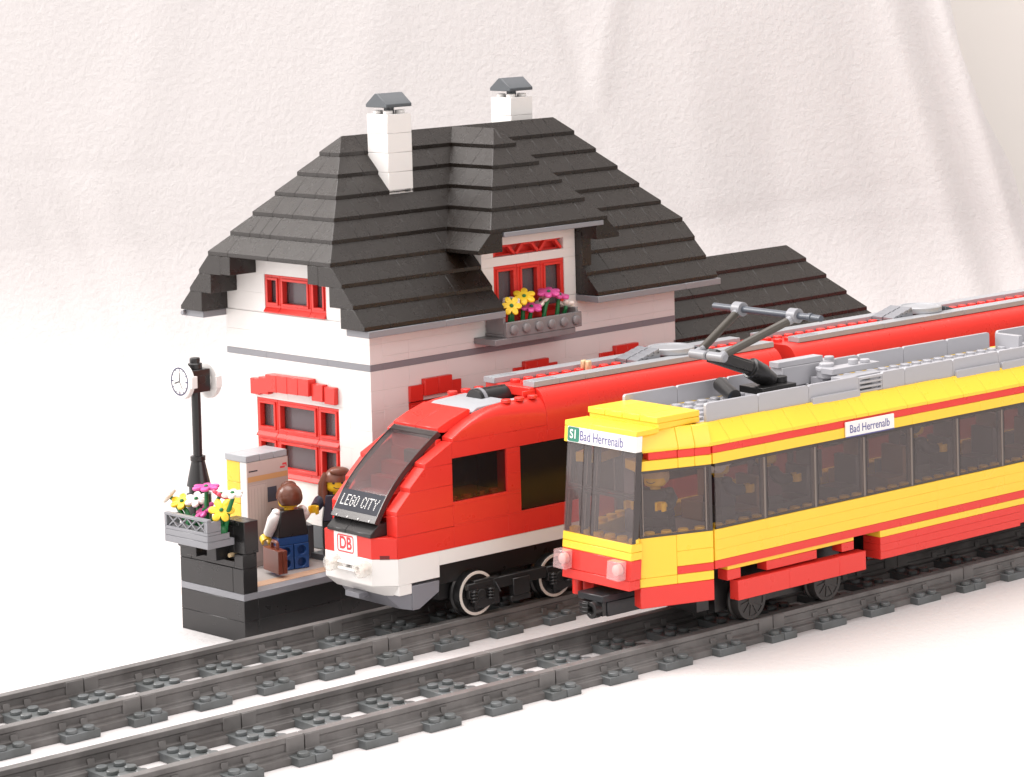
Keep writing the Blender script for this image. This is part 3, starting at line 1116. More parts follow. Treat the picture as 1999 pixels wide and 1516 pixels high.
# ------------------------------------------------------------------ ticket machine
tm = thing('ticket_machine', 'beige printed ticket machine with yellow side and grey cap', 'ticket machine', 'B', (-4.45, 5.4, 2.8))
x0, x1, y0, y1 = -5.95, -2.93, 4.5, 6.5
mb = MB()
for z in range(5):
    mb.box(x0 + 0.03, x1, y0 + 0.72, y1, 2.81 + 1.26 * z, 2.81 + 1.26 * z + 1.25)
mb.build('yellow_back', YEL, tm, bevel=0.02)
mb = MB()
mb.box(x0 + 0.03, x1, y0 + 0.06, y0 + 0.70, 2.81, 9.11)
mb.build('white_front', WHITE, tm, bevel=0.02)
mb = MB()
for k in range(3):
    mb.box(x0 - 0.05 + 1.02 * k + .006, x0 - 0.05 + 1.02 * (k + 1) - .006, y0 - 0.02, y1 + 0.05, 9.12, 9.52)
mb.build('cap', LGREY, tm, bevel=0.03)
mb = MB()
mb.box(x0, x1 + 0.02, y0 - 0.04, y0 + 0.05, 2.82, 9.10)
pan = mb.build('printed_panel', PRINT, tm, bevel=0.01)
yf = y0 - 0.04


def rect(mb, a, b, c, d, k=1):
    mb.box(x0 + a, x0 + b, yf - 0.006 * k, yf + 0.002, 2.82 + c, 2.82 + d)


mb = MB(); rect(mb, 0.02, 3.0, 5.10, 5.42); mb.build('ochre_stripe', ORPRINT, pan, bevel=0)
mb = MB(); rect(mb, 0.02, 3.0, 5.43, 6.26); mb.build('header', PRINTL, pan, bevel=0)
mb = MB(); rect(mb, 0.10, 1.32, 0.3, 4.95); rect(mb, 1.36, 1.40, 0.2, 5.0)
mb.build('timetable', PRINTL, pan, bevel=0)
mb = MB()
for k in range(5):
    rect(mb, 0.25 + 0.24 * k, 0.262 + 0.24 * k, 1.9, 4.7, 2)
rect(mb, 0.25, 1.35, 1.75, 1.78, 2)
rect(mb, 0.12, 1.40, 4.88, 4.91, 2)
mb.build('table_lines', mat('print_line', (0.42, 0.33, 0.32), 0.5), pan, bevel=0)
mb = MB(); rect(mb, 1.46, 2.14, 3.72, 4.62); mb.build('screen', SCREEN, pan, bevel=0)
mb = MB(); rect(mb, 0.12, 0.76, 5.70, 5.78, 2); rect(mb, 2.55, 2.86, 4.12, 4.32, 2); rect(mb, 1.70, 1.86, 3.05, 3.30)
mb.build('slots', DARKINK, pan, bevel=0)
mb = MB()
for a in range(3):
    for b in range(4):
        rect(mb, 1.64 + 0.11 * a, 1.72 + 0.11 * a, 2.15 + 0.17 * b, 2.27 + 0.17 * b, 2)
for b in range(5):
    rect(mb, 1.74, 1.81, 0.55 + 0.28 * b, 0.70 + 0.28 * b, 2)
mb.build('keypad', SCREEN, pan, bevel=0)
mb = MB(); rect(mb, 2.44, 2.80, 5.62, 5.74, 2); rect(mb, 2.62, 2.93, 5.80, 5.92, 2); rect(mb, 2.86, 2.94, 5.70, 5.84, 2); rect(mb, 2.16, 2.22, 3.2, 3.27, 2)
mb.build('red_logo', REDINK, pan, bevel=0)

# ------------------------------------------------------------------ toy figures
def arm_path(side, pose):
    sx = 0.80 * side
    if pose == 'down':
        return [(sx, 0.0, 3.32), (sx + 0.22 * side, -0.04, 3.0), (sx + 0.34 * side, -0.16, 2.55), (sx + 0.40 * side, -0.42, 2.15)]
    if pose == 'forward':
        return [(sx, 0.0, 3.32), (sx + 0.20 * side, -0.10, 3.05), (sx + 0.26 * side, -0.45, 2.85), (sx + 0.20 * side, -0.95, 2.85)]
    if pose == 'wide':
        return [(sx, 0.0, 3.32), (sx + 0.30 * side, -0.10, 3.12), (sx + 0.50 * side, -0.50, 2.95), (sx + 0.62 * side, -1.00, 2.92)]


def figure(frame, base, rz, label, torso, legs, arms, hair, poses, hairkind='short', vest=None, face=True, seated=False):
    t = thing('toy_figure', label, 'toy figure', frame, base, rz, local=True)
    body = MB()
    body.lathe((0, 0, 0), [(0.30, 3.5), (0.30, 3.68), (0.50, 3.70), (0.60, 3.80), (0.63, 3.95), (0.63, 4.45), (0.60, 4.60), (0.48, 4.70), (0.30, 4.72)], 28)
    hands = []
    for side, pose in ((-1, poses[0]), (1, poses[1])):
        p = arm_path(side, pose)
        a, b = Vector(p[-2]), Vector(p[-1])
        d = (b - a).normalized()
        hm = MB()
        hm.tube([b - d * 0.05, b + d * 0.25], [0.15, 0.15], 10)
        c = b + d * 0.48
        # C-shaped grip
        upv = Vector((0, 0, 1)) if abs(d.z) < 0.8 else Vector((0, -1, 0))
        ax = (upv - d * upv.dot(d)).normalized()
        sd_ = d.cross(ax)
        N = 14
        rings = []
        for k in range(N + 1):
            t2 = R(40) + R(280) * k / N
            rad = d * math.cos(t2) + sd_ * math.sin(t2)
            rings.append([c + rad * ro + ax * h for ro, h in ((0.18, -0.23), (0.32, -0.23), (0.32, 0.23), (0.18, 0.23))])
        hm.loft(rings)
        hm.build('hand', SKIN, t, bevel=0.012, angle=50)
        hands.append(c)
    bo = body.build('head', SKIN, t, bevel=0.012, angle=50)
    mb = MB()
    b = [(-0.97, -0.49, 1.96), (0.97, -0.49, 1.96), (0.97, 0.49, 1.96), (-0.97, 0.49, 1.96)]
    u2 = [(-0.74, -0.42, 3.52), (0.74, -0.42, 3.52), (0.74, 0.42, 3.52), (-0.74, 0.42, 3.52)]
    mb.hexa(b, u2)
    mb.build('jacket', torso, t, bevel=0.05)
    for side, pose in ((-1, poses[0]), (1, poses[1])):
        p = arm_path(side, pose)
        mb = MB()
        q = [Vector(p[0]) + Vector((0, 0, 0.20)), Vector(p[0]) + Vector((side * 0.04, 0, 0.12))] + [Vector(v) for v in p]
        q = [q[1]] + q[2:]
        mb.tube(q, [0.22, 0.34, 0.37, 0.34, 0.30], 14)
        mb.ellipsoid(tuple(q[0] + Vector((0, 0, -0.02))), 0.26, 0.36, 0.24, 14, 8)
        mb.build('sleeve', arms, t, bevel=0, angle=70)
    mb = MB()
    mb.box(-0.97, 0.97, -0.46, 0.46, 1.50, 1.95)
    if seated:
        for sx in (-1, 1):
            mb.box(0.03 if sx > 0 else -0.96, 0.96 if sx > 0 else -0.03, -1.55, 0.46, 0.95, 1.49)
    else:
        for sx in (-1, 1):
            xa, xb = (0.03, 0.97) if sx > 0 else (-0.97, -0.03)
            mb.box(xa, xb, -0.50, 0.18, 0.0, 1.48)
            mb.box(xa, xb, -0.72, -0.501, 0.0, 0.36)
            plate_hole(mb, xa, xb, 0.74, 1.48, (xa + xb) / 2, 1.10, 0.27, 0.181, 0.5)
            plate_hole(mb, xa, xb, 0.0, 0.739, (xa + xb) / 2, 0.37, 0.27, 0.181, 0.5)
    mb.build('trousers', legs, t, bevel=0.02)
    mb = MB()
    if hairkind == 'short':
        mb.ellipsoid((0, 0.06, 4.30), 0.78, 0.80, 0.78, 22, 10, 0, -0.12)
        mb.ellipsoid((0, 0.22, 4.22), 0.75, 0.66, 0.62, 20, 10, 0, -0.62)
        mb.ellipsoid((-0.25, -0.52, 4.80), 0.50, 0.32, 0.30, 16, 8)
    elif hairkind == 'long':
        mb.ellipsoid((0, 0.10, 4.35), 0.80, 0.78, 0.78, 22, 10, 0, -0.05)
        mb.ellipsoid((0.12, -0.40, 4.93), 0.60, 0.34, 0.28, 16, 8)
        for sx in (-1, 1):
            mb.tube([(0.62 * sx, -0.05, 4.75), (0.84 * sx, 0.05, 4.2), (0.88 * sx, 0.0, 3.6), (0.80 * sx, -0.18, 3.0), (0.72 * sx, -0.26, 2.8)], [0.24, 0.30, 0.32, 0.26, 0.10], 12)
        mb.ellipsoid((0, 0.38, 3.9), 0.85, 0.42, 1.1, 18, 10)
    else:   # a peaked cap
        mb.lathe((0, 0, 0), [(0.70, 4.45), (0.74, 4.6), (0.78, 5.0), (0.66, 5.12), (0.1, 5.14)], 24)
        mb.prism([(-0.6, -0.5), (0.6, -0.5), (0.5, -1.0), (-0.5, -1.0)], 'z', 4.48, 4.58)
    mb.build('hair' if hairkind != 'cap' else 'hat', hair, t, bevel=0, angle=60)
    if face:
        mb = MB()
        for sx in (-1, 1):
            a = R(24) * sx
            p = Vector((math.sin(a) * 0.632, -math.cos(a) * 0.632, 4.27))
            e = MB()
            e.cyl((0, 0, -0.01), 0.085, 0.02, 14)
            e.xf(Matrix.Translation(p) @ Vector((p.x, p.y, 0)).to_track_quat('Z', 'Y').to_matrix().to_4x4())
            mb._join(e, 0)
            for k in range(4):      # eyebrow
                a2 = R(24) * sx + R(-9 + 5.2 * k)
                p2 = Vector((math.sin(a2) * 0.632, -math.cos(a2) * 0.632, 4.50 + 0.03 * math.sin(k)))
                mb.box(p2.x - 0.03, p2.x + 0.03, p2.y - 0.02, p2.y + 0.02, p2.z - 0.02, p2.z + 0.02)
        pts = []
        for k in range(11):
            f = k / 10 * 2 - 1
            a = R(24) * f
            pts.append((math.sin(a) * 0.635, -math.cos(a) * 0.635, 3.93 + 0.09 * f * f))
        mb.tube(pts, 0.022, 6)
        mb.build('face_print', DARKINK, bo, bevel=0)
    return t, hands


man, mh = figure('B', (-4.40, 2.55, 2.83), math.pi - 0.22, 'toy figure seen from behind in black vest, white sleeves and blue trousers', BLACK, BLUE, WHITE, HAIR, ('forward', 'down'), face=True)
mb = MB()
mb.box(-1.35, 1.15, -1.35, 1.3, 2.81, 3.18)
st = thing('step_plate', 'low dark step under the long-haired figure by the house wall', 'step', 'B', (-0.75, 2.55, 2.8), local=True)
for k in range(1):
    m2 = MB(); m2.box(-1.2, 0.72, -1.2, 1.2, 0.005, 0.36)
    m2.build('step_top', DGREY, st, bevel=0.03)
woman, wh = figure('B', (-0.72, 2.55, 3.17), -0.62, 'smiling toy figure with long brown hair and dark jacket, half hidden behind the red train', NAVY, BLACK, NAVY, mat('chestnut_hair_plastic', (0.19, 0.072, 0.045), 0.3, 0.05, 3), ('wide', 'down'), 'long')


def case(frame, loc, rz, dims, label, m, cat='briefcase'):
    t = thing(cat, label, cat, frame, loc, rz, local=True)
    L, Wd, H = dims
    mb = MB()
    mb.box(-L / 2, L / 2, -Wd / 2, -0.012, 0, H)
    mb.box(-L / 2, L / 2, 0.012, Wd / 2, 0, H)
    mb.box(-L / 2 + 0.06, L / 2 - 0.06, -0.02, 0.02, 0.05, H - 0.05)
    mb.build('case_body', m, t, bevel=0.06)
    mb = MB()
    mb.tube([(-0.38, 0, H - 0.02), (-0.36, 0, H + 0.30), (-0.25, 0, H + 0.40), (0.25, 0, H + 0.40), (0.36, 0, H + 0.30), (0.38, 0, H - 0.02)], 0.10, 10)
    mb.build('handle', m, t, bevel=0)
    return t


case('B', (-6.15, 1.75, 3.05), R(78), (2.05, 0.58, 1.36), 'brown toy briefcase hanging from the left hand of the black vest figure', BROWN)
case('B', (-1.75, 4.70, 2.82), R(70), (2.0, 0.7, 2.0), 'dark grey toy suitcase standing behind the black vest figure', DGREY, 'suitcase')

# ------------------------------------------------------------------ red train
G_RT = 'cars of the red train'
rtn = thing('railcar', 'red front car of the toy train with sloping smoked windscreen', 'train car', 'T', (31, 0, 1.3), group=G_RT)


def wheel(parent, x, y, z, r, rim, spokes=True, sgn=-1):
    mb = MB()
    mb.lathe((x, y, z), [(r * 0.99, 0), (r * 1.0, sgn * 0.0 + 0.02), (r, 0.55), (r * 1.1, 0.60), (r * 1.1, 0.72), (0.3, 0.74)] if sgn < 0 else
             [(r * 0.99, 0), (r, -0.02), (r, -0.55), (r * 1.1, -0.6), (r * 1.1, -0.72), (0.3, -0.74)], 36, 0, 'y')
    mb.ring((x, y - 0.05 if sgn < 0 else y + 0.01, z), r * 0.98, r * 0.80, 0.05, 36, 0, 'y')
    mb.cyl((x, y, z), r * 0.24, sgn * 0.08, 16, 0, 'y')
    if spokes:
        for k in range(10):
            a = 2 * math.pi * k / 10 + 0.2
            dx, dz = math.cos(a), math.sin(a)
            nx, nz = -dz * 0.055, dx * 0.055
            p = [(x + dx * r * 0.2 - nx, z + dz * r * 0.2 - nz), (x + dx * r * 0.2 + nx, z + dz * r * 0.2 + nz), (x + dx * r * 0.82 + nx, z + dz * r * 0.82 + nz), (x + dx * r * 0.82 - nx, z + dz * r * 0.82 - nz)]
            mb.prism(p, 'y', y + sgn * 0.05, y)
    o = mb.build('wheel', rim[0], parent, bevel=0.0, angle=35)
    if rim[1]:
        mb = MB()
        mb.ring((x, y - 0.075 if sgn < 0 else y + 0.04, z), r * 0.985, r * 0.86, 0.05, 40, 0, 'y')
        mb.build('wheel_rim', rim[1], o, bevel=0)
    return o


def red_shell_section(ztop, edge, side=12.0, y=3.0):
    """half cross-section of the rounded red roof, from the side up to the flat top at |y| = edge"""
    pts = []
    for k in range(9):
        t = math.pi / 2 * k / 8
        pts.append((-(edge + (y - edge) * math.cos(t)), side + (ztop - side) * math.sin(t)))
    return pts


ZT = 13.60
SEC = red_shell_section(ZT, 1.9, 11.95)


def roof_ring(x, sec, zlow):
    l = [(x, a, b) for a, b in sec]
    r = [(x, -a, b) for a, b in reversed(sec)]
    return [(x, sec[0][0], zlow)] + l + r + [(x, -sec[0][0], zlow)]


# roof shell of the passenger part
mb = MB()
xs = [28.0, 31.4, 35.4, 39.4, 43.4, 47.7]
for a, b in zip(xs[:-1], xs[1:]):
    mb.loft([roof_ring(a + .004, SEC, 11.2), roof_ring(b - .004, SEC, 11.2)])
for k in range(19):
    for y in (-0.5, 0.5):
        mb.stud(28.6 + k, y, ZT)
mb.build('roof', RED, rtn, bevel=0.012, angle=30)
# nose: two curved cheek walls
top_pts = [(20.95, 11.72), (21.6, 12.10), (22.4, 12.48), (23.3, 12.80), (24.2, 13.00), (25.2, 13.10), (28.0, 13.12)]
for sg in (-1, 1):
    ya, yb = (-3.0, -2.05) if sg < 0 else (2.05, 3.0)
    mb = MB()
    # stepped slope bricks up to the curve
    for (xa, z, run) in ((16.87, 7.9, 1.0), (17.85, 9.1, 1.05), (18.95, 10.3, 1.95)):
        zt = z + 1.2
        mb.prism([(xa, z + 0.004), (xa, z + 0.24), (xa + run, zt), (20.9, zt), (20.9, z + 0.004)], 'y', ya, yb)
    mb.box(16.87, 20.9, ya, yb, 6.72, 7.9)
    # rounded curve piece, outer top edge softened
    rings = []
    for (x, z) in top_pts:
        k = max(0.06, min(0.9, (x - 20.9) / 7.0 * 0.95))
        zc = z
        o_, i_ = (ya, yb) if sg < 0 else (yb, ya)
        s_ = 1 if sg < 0 else -1
        ring = [(x, o_, 11.5)]
        for q in range(6):
            t = math.pi / 2 * q / 5
            ring.append((x, o_ + s_ * k * (1 - math.cos(t)) * 1.0, zc - k * 1.25 + k * 1.25 * math.sin(t)))
        ring += [(x, i_, zc), (x, i_, 11.5)]
        rings.append(ring)
    mb.loft(rings)
    for x in (25.4, 26.4, 27.4):
        mb.stud(x, -2.45 if sg < 0 else 2.45, 13.11)
    mb.build('nose_cheek', RED, rtn, bevel=0.02, angle=30)
# side walls with window openings
W1 = (20.9, 24.9, 8.08, 10.56)
W2 = (25.9, 46.9, 6.80, 10.58)
for ya, yb, sd2 in ((-3.0, -2.1, 71), (2.1, 3.0, 72)):
    mb = MB()
    bricks(mb, 'y', ya, yb, 16.87, 20.9, 5.5, 6.71, (), 1.21, None, sd2)
    bricks(mb, 'y', ya, yb, 20.9, 28.0, 5.5, 11.5, [W1, W2], 1.2, 5.5, sd2)
    bricks(mb, 'y', ya, yb, 28.0, 47.7, 5.5, 11.2, [W2], 1.2, 5.5, sd2 + 5)
    mb.build('side_wall', RED, rtn, bevel=0.005)
for ya, yb in ((-2.99, -2.1), (2.1, 2.99)):
    mb = MB()
    bricks(mb, 'y', ya, yb, 19.8, 47.7, 4.67, 5.49, (), 0.83, None, 77, lens=(8, 10))
    mb.build('white_band', WHITE, rtn, bevel=0.015)
# front end in plan: flat face with bevelled corners
plan = [(15.88, -1.88), (16.87, -3.0), (19.8, -3.0), (19.8, 3.0), (16.87, 3.0), (15.88, 2.45)]
mb = MB()
mb.prism([(15.88, -1.88), (16.865, -2.995), (16.865, 2.995), (15.88, 2.45)], 'z', 5.51, 6.71)
mb.box(16.87, 20.8, -2.09, 2.09, 5.51, 6.72)
nose = mb.build('nose_block', RED, rtn, bevel=0.03)
mb = MB()
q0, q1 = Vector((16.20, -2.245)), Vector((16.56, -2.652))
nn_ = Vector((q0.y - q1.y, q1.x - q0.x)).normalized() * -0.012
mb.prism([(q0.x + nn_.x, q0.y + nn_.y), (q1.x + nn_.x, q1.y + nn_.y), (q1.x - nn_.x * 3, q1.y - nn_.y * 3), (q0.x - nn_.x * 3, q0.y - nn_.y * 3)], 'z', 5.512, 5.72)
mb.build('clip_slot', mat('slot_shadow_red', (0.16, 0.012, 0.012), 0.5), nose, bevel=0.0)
mb = MB()
mb.prism(plan, 'z', 4.0, 5.50)
mb.prism([(16.9, -3.0), (17.8, -3.0), (17.8, 3.0), (16.9, 3.0)], 'z', 3.42, 3.995)
mb.hexa([(16.62, -2.08, 3.38), (16.92, -2.5, 3.38), (16.92, 2.5, 3.38), (16.62, 2.4, 3.38)], [(15.90, -1.88, 3.99), (16.88, -2.98, 3.99), (16.88, 2.98, 3.99), (15.90, 2.43, 3.99)])
mb.build('white_bumper', WHITE, rtn, bevel=0.025)
mb = MB()
mb.prism([(17.82, 3.84), (17.82, 2.46), (18.3, 2.46), (19.72, 3.2), (19.76, 3.84)], 'y', -3.0, -1.0)
mb.prism([(17.82, 3.84), (17.82, 2.46), (18.3, 2.46), (19.72, 3.2), (19.76, 3.84)], 'y', 1.0, 3.0)
mb.hexa([(17.5, -2.3, 2.50), (17.81, -2.95, 2.46), (17.81, 2.95, 2.46), (17.5, 2.3, 2.5)], [(16.70, -2.05, 3.37), (17.81, -2.98, 3.40), (17.81, 2.98, 3.40), (16.70, 2.1, 3.37)])
mb.box(16.05, 16.75, -0.4, 0.9, 3.05, 3.36)
mb.build('snow_plough', mat('plough_grey_plastic', (0.20, 0.20, 0.225), 0.35), rtn, bevel=0.03)
# sticker with the letters
mb = MB()
mb.box(15.855, 15.90, -0.62, 1.52, 5.52, 6.705)
stk = mb.build('sticker', PAPER, nose, bevel=0.005)
Mf = basis((15.848, 0.45, 6.10), (0, -1, 0), (0, 0, 1))
text('sticker_letters', 'DB', REDINK, nose, 0.98, Mf, 0.004, 0.88, 0.026)
mb = MB()


def rrect(mb, cx_, cz_, w_, h_, r_, th, xa, xb):
    outer, inner = [], []
    for (sx, sz, a0) in ((1, 1, 0), (-1, 1, 90), (-1, -1, 180), (1, -1, 270)):
        for k in range(5):
            a = R(a0 + 90 * k / 4)
            outer.append((cx_ + sx * (w_ / 2 - r_) + r_ * math.cos(a), cz_ + sz * (h_ / 2 - r_) + r_ * math.sin(a)))
            inner.append((cx_ + sx * (w_ / 2 - r_) + (r_ - th) * math.cos(a), cz_ + sz * (h_ / 2 - r_) + (r_ - th) * math.sin(a)))
    rings = []
    for (x, pl) in ((xa, inner), (xa, outer), (xb, outer), (xb, inner), (xa, inner)):
        rings.append([(x, p[0], p[1]) for p in pl])
    mb.loft(rings, 0, cap=False)


rrect(mb, 0.45, 6.10, 1.52, 1.00, 0.16, 0.075, 15.842, 15.853)
mb.build('sticker_frame', REDINK, nose, bevel=0)
# black shelf under the windscreen
mb = MB()
mb.prism([(15.75, 6.73), (15.75, 6.92), (16.35, 7.42), (17.1, 7.42), (17.1, 6.73)], 'y', -2.03, 0.29)
mb.prism([(15.75, 6.73), (15.75, 6.92), (16.35, 7.42), (17.1, 7.42), (17.1, 6.73)], 'y', 0.31, 2.03)
mb.build('black_shelf', BLACK, rtn, bevel=0.03)
# smoked windscreen, a bowed sheet with a rim
ws = []
for k in range(17):
    t = k / 16
    x = 16.08 + (20.75 - 16.08) * t
    z = 7.50 + (12.05 - 7.50) * t
    b = 0.42 * math.sin(math.pi * t) + 0.1 * math.sin(math.pi * min(1, t * 1.6)) * (1 - t)
    ws.append((x - b * 0.70, z + b * 0.72))


def offp(pl, d):
    out = []
    for i, p in enumerate(pl):
        a, b = pl[max(0, i - 1)], pl[min(len(pl) - 1, i + 1)]
        dx, dz = b[0] - a[0], b[1] - a[1]
        L = math.hypot(dx, dz)
        out.append((p[0] + dz / L * d, p[1] - dx / L * d))
    return out


wi = offp(ws, 0.14)
mb = MB()
mb.prism(ws[3:] + wi[3:][::-1], 'y', -1.955, 1.955)
scr = mb.build('windscreen', SCREENG, rtn, bevel=0, angle=60)
mb = MB()
wr = offp(ws, -0.03)
wj = offp(ws, 0.30)
for ya, yb in ((-2.03, -1.96), (1.96, 2.03)):
    mb.prism(wr + wj[::-1], 'y', ya, yb)
mb.prism(wr[15:] + wj[15:][::-1], 'y', -1.955, 1.955)
mb.prism(wr[:1] + wr[1:2] + wj[1:2] + wj[:1], 'y', -1.955, 1.955)
mb.build('windscreen_rim', mat('smoke_black_plastic', (0.035, 0.028, 0.027), 0.2), scr, bevel=0.0, angle=60)
mb = MB()
wo = offp(ws, -0.012)
mb.prism(wo[1:5] + wi[1:5][::-1], 'y', -1.95, 1.95)
bnd = mb.build('destination_band', mat('destination_black', (0.016, 0.018, 0.028), 0.55, spec=0.25), rtn, bevel=0, angle=60)
FONT57 = {'L': ['1000', '1000', '1000', '1000', '1000', '1000', '1111'], 'E': ['1111', '1000', '1000', '1110', '1000', '1000', '1111'],
          'G': ['0110', '1001', '1000', '1011', '1001', '1001', '0110'], 'O': ['0110', '1001', '1001', '1001', '1001', '1001', '0110'],
          'C': ['0110', '1001', '1000', '1000', '1000', '1001', '0110'], 'I': ['1', '1', '1', '1', '1', '1', '1'],
          'T': ['11111', '00100', '00100', '00100', '00100', '00100', '00100'], 'Y': ['10001', '10001', '01010', '00100', '00100', '00100', '00100'], ' ': ['00'] * 7}
p0, p1 = Vector((wo[1][0], 0, wo[1][1])), Vector((wo[4][0], 0, wo[4][1]))
cols = sum(len(FONT57[c][0]) + 1 for c in 'LEGO CITY') - 1
pw = 3.35 / cols
ph = (p1 - p0).length * 0.54 / 7
dirv = (p1 - p0).normalized()
nv = Vector((-dirv.z, 0, dirv.x))
mb = MB()
c_ = 0
for ch in 'LEGO CITY':
    g_ = FONT57[ch]
    for r_ in range(7):
        for k, bit in enumerate(g_[r_]):
            if bit == '1':
                y_ = 1.68 - (c_ + k) * pw
                f0 = (p1 - p0).length * 0.24 + (6 - r_) * ph
                # follow the bowed sheet
                tt = (f0 / (p1 - p0).length) * 3
                i0 = min(2, int(tt))
                q0, q1 = Vector((wo[1 + i0][0], 0, wo[1 + i0][1])), Vector((wo[2 + i0][0], 0, wo[2 + i0][1]))
                o_ = q0 + (q1 - q0) * (tt - i0)
                dv = (q1 - q0).normalized()
                nn = Vector((-dv.z, 0, dv.x))
                for s_ in (0, 1):   # each lamp cell is a pair of dots
                    a0 = y_ - s_ * pw * 0.5
                    a1 = a0 - pw * 0.34
                    P = [o_ + nn * 0.004, o_ + dv * ph * 0.62 + nn * 0.004]
                    bq = [(P[0].x, a0, P[0].z), (P[0].x, a1, P[0].z), (P[1].x, a1, P[1].z), (P[1].x, a0, P[1].z)]
                    mb.hexa(bq, [(v[0] + nn.x * 0.012, v[1], v[2] + nn.z * 0.012) for v in bq])
    c_ += len(g_[0]) + 1
mb.build('destination_letters', PAPER, bnd, bevel=0)
mb = MB()
for k in range(4):
    mb.cyl((wo[0][0] + 0.05, 1.5 - 1.0 * k, wo[0][1] + 0.08), 0.045, -0.08, 10, 0, 'x')
mb.build('rim_pips', PAPER, bnd, bevel=0)
# cab interior seen through the screen
mb = MB()
mb.box(17.3, 20.4, -2.0, 2.0, 6.75, 7.6)
for k in range(5):
    mb.box(17.2 + 0.75 * k, 17.9 + 0.75 * k, -1.1 + 0.1 * k, 1.75, 7.62, 8.0 + 0.72 * k)
mb.box(20.5, 20.9, -2.04, 2.04, 6.8, 11.6)
mb.build('cab_interior', RED, rtn, bevel=0.03)
mb = MB()
mb.box(20.0, 20.45, -1.0, 0.3, 9.6, 10.9)
mb.build('cab_seat', DGREY, rtn, bevel=0.05)
# brow above the windscreen
mb = MB()
for ya, yb in ((-2.04, -0.01), (0.01, 2.04)):
    mb.prism([(20.72, 11.98), (20.66, 12.22), (21.6, 12.62), (22.95, 13.05), (23.1, 12.95), (22.9, 12.4), (21.2, 11.9)], 'y', ya, yb)
mb.build('brow', RED, rtn, bevel=0.03)
mb = MB()
mb.prism([(23.25, 12.70), (23.25, 12.82), (23.6, 13.02), (26.0, 13.16), (26.0, 12.86)], 'y', -2.0, 2.0)
mb.box(26.01, 28.0, -2.0, -1.55, 12.86, 13.12)
mb.box(26.01, 28.0, 1.55, 2.0, 12.86, 13.12)
mb.build('roof_plate', LGREY, rtn, bevel=0.03)
mb = MB()
mb.box(22.9, 28.0, -2.04, 2.04, 12.30, 12.68)
mb.box(27.55, 27.98, -2.0, 2.0, 13.10, 13.62)
mb.box(27.0, 27.98, -2.06, -1.95, 12.7, 13.5)
mb.build('roof_well', RED, rtn, bevel=0.03)
mb = MB()
mb.cyl((25.3, 0.35, 12.85), 0.78, 2.4, 28, 0, 'x')
fan = mb.build('roof_motor', BLACK, rtn, bevel=0.02)
mb = MB()
mb.ring((25.55, 0.35, 12.85), 0.82, 0.5, 0.22, 28, 0, 'x')
mb.build('motor_band', MGREY, fan, bevel=0.0)


def tile_strip(parent, x0, x1, y0, y1, z, lens):
    mb = MB()
    x = x0
    i = 0
    while x < x1 - 0.1:
        e = min(x1, x + lens[i % len(lens)])
        mb.box(x + .006, e - .006, y0, y1, z, z + 0.33)
        x = e
        i += 1
    # two grooves cut into the first tile, shown as raised ribs
    for q in (0.2, 0.46, 0.72):
        mb.box(x0 + 0.006, x0 + 1.96, y0 + (y1 - y0) * q, y0 + (y1 - y0) * (q + 0.1), z + 0.325, z + 0.36)
    mb.build('roof_strip', LGREY, parent, bevel=0.02)


tile_strip(rtn, 27.9, 47.75, -2.02, -1.02, ZT + 0.02, (2, 2, 8, 4, 4))
tile_strip(rtn, 27.4, 47.75, 1.02, 2.02, ZT + 0.02, (2, 2, 8, 4, 4))
mb = MB()
for y in (-0.12, 0.3):
    mb.box(33.75, 34.15, y, y + 0.3, ZT + 0.02, 14.28)
mb.build('roof_pins', TAN, rtn, bevel=0.08)


def roof_vents(parent, x):
    mb = MB()
    for y in (-0.98, 0.04):
        for k in range(4):
            mb.prism([(x + 0.48 * k, 13.82 + 0.13 * k), (x + 0.48 * k, 13.98 + 0.13 * k), (x + 0.42 + 0.48 * k, 14.12 + 0.13 * k), (x + 0.42 + 0.48 * k, 13.82 + 0.13 * k)], 'y', y, y + 0.92)
        mb.prism([(x, 13.70), (x, 13.80), (x + 1.95, 14.36), (x + 1.95, 13.70)], 'y', y, y + 0.93)
    mb.build('roof_vent', MGREY, parent, bevel=0.02)
    mb = MB()
    mb.lathe((x + 3.7, 0.0, 0), [(1.0, 13.65), (1.0, 13.95), (1.5, 13.98), (1.5, 14.30), (1.42, 14.36), (1.25, 14.36), (1.2, 14.30), (0.05, 14.30)], 36)
    mb.build('roof_hatch', LGREY, parent, bevel=0.0, angle=35)
    mb = MB()
    mb.prism([(x + 5.3, 13.65), (x + 5.3, 14.2), (x + 7.0, 13.75), (x + 7.0, 13.65)], 'y', -0.9, 0.9)
    mb.build('roof_slope', DGREY, parent, bevel=0.03)


roof_vents(rtn, 37.0)
# windows
mb = MB()
mb.box(20.95, 22.88, -2.86, -2.78, 8.1, 10.54)
mb.box(22.92, 24.87, -2.86, -2.78, 8.1, 10.54)
mb.box(22.84, 22.96, -2.84, -2.74, 8.1, 10.54)
mb.build('side_window', SMOKED, rtn, bevel=0)
mb = MB()
mb.box(20.92, 24.88, 2.2, 2.9, 8.1, 10.54)
mb.box(25.92, 46.88, 2.2, 2.9, 6.82, 10.56)
mb.box(20.9, 47.0, 0.6, 0.8, 6.0, 11.4)
mb.build('far_windows', BLACK, rtn, bevel=0)
mb = MB()
mb.box(20.9, 25.0, -2.7, 0.5, 7.6, 8.06)
for k in range(4):
    mb.stud(21.4 + k, -2.3, 8.06, 0, 0.24)
mb.build('window_ledge', RED, rtn, bevel=0.02)
mb = MB()
for k in range(5):
    xa = 25.93 + 4.19 * k
    mb.box(xa, xa + 4.15, -2.93, -2.8, 6.82, 10.56)
mb.build('long_window', mat('black_gloss_pane', (0.014, 0.011, 0.010), 0.18), rtn, bevel=0.02)
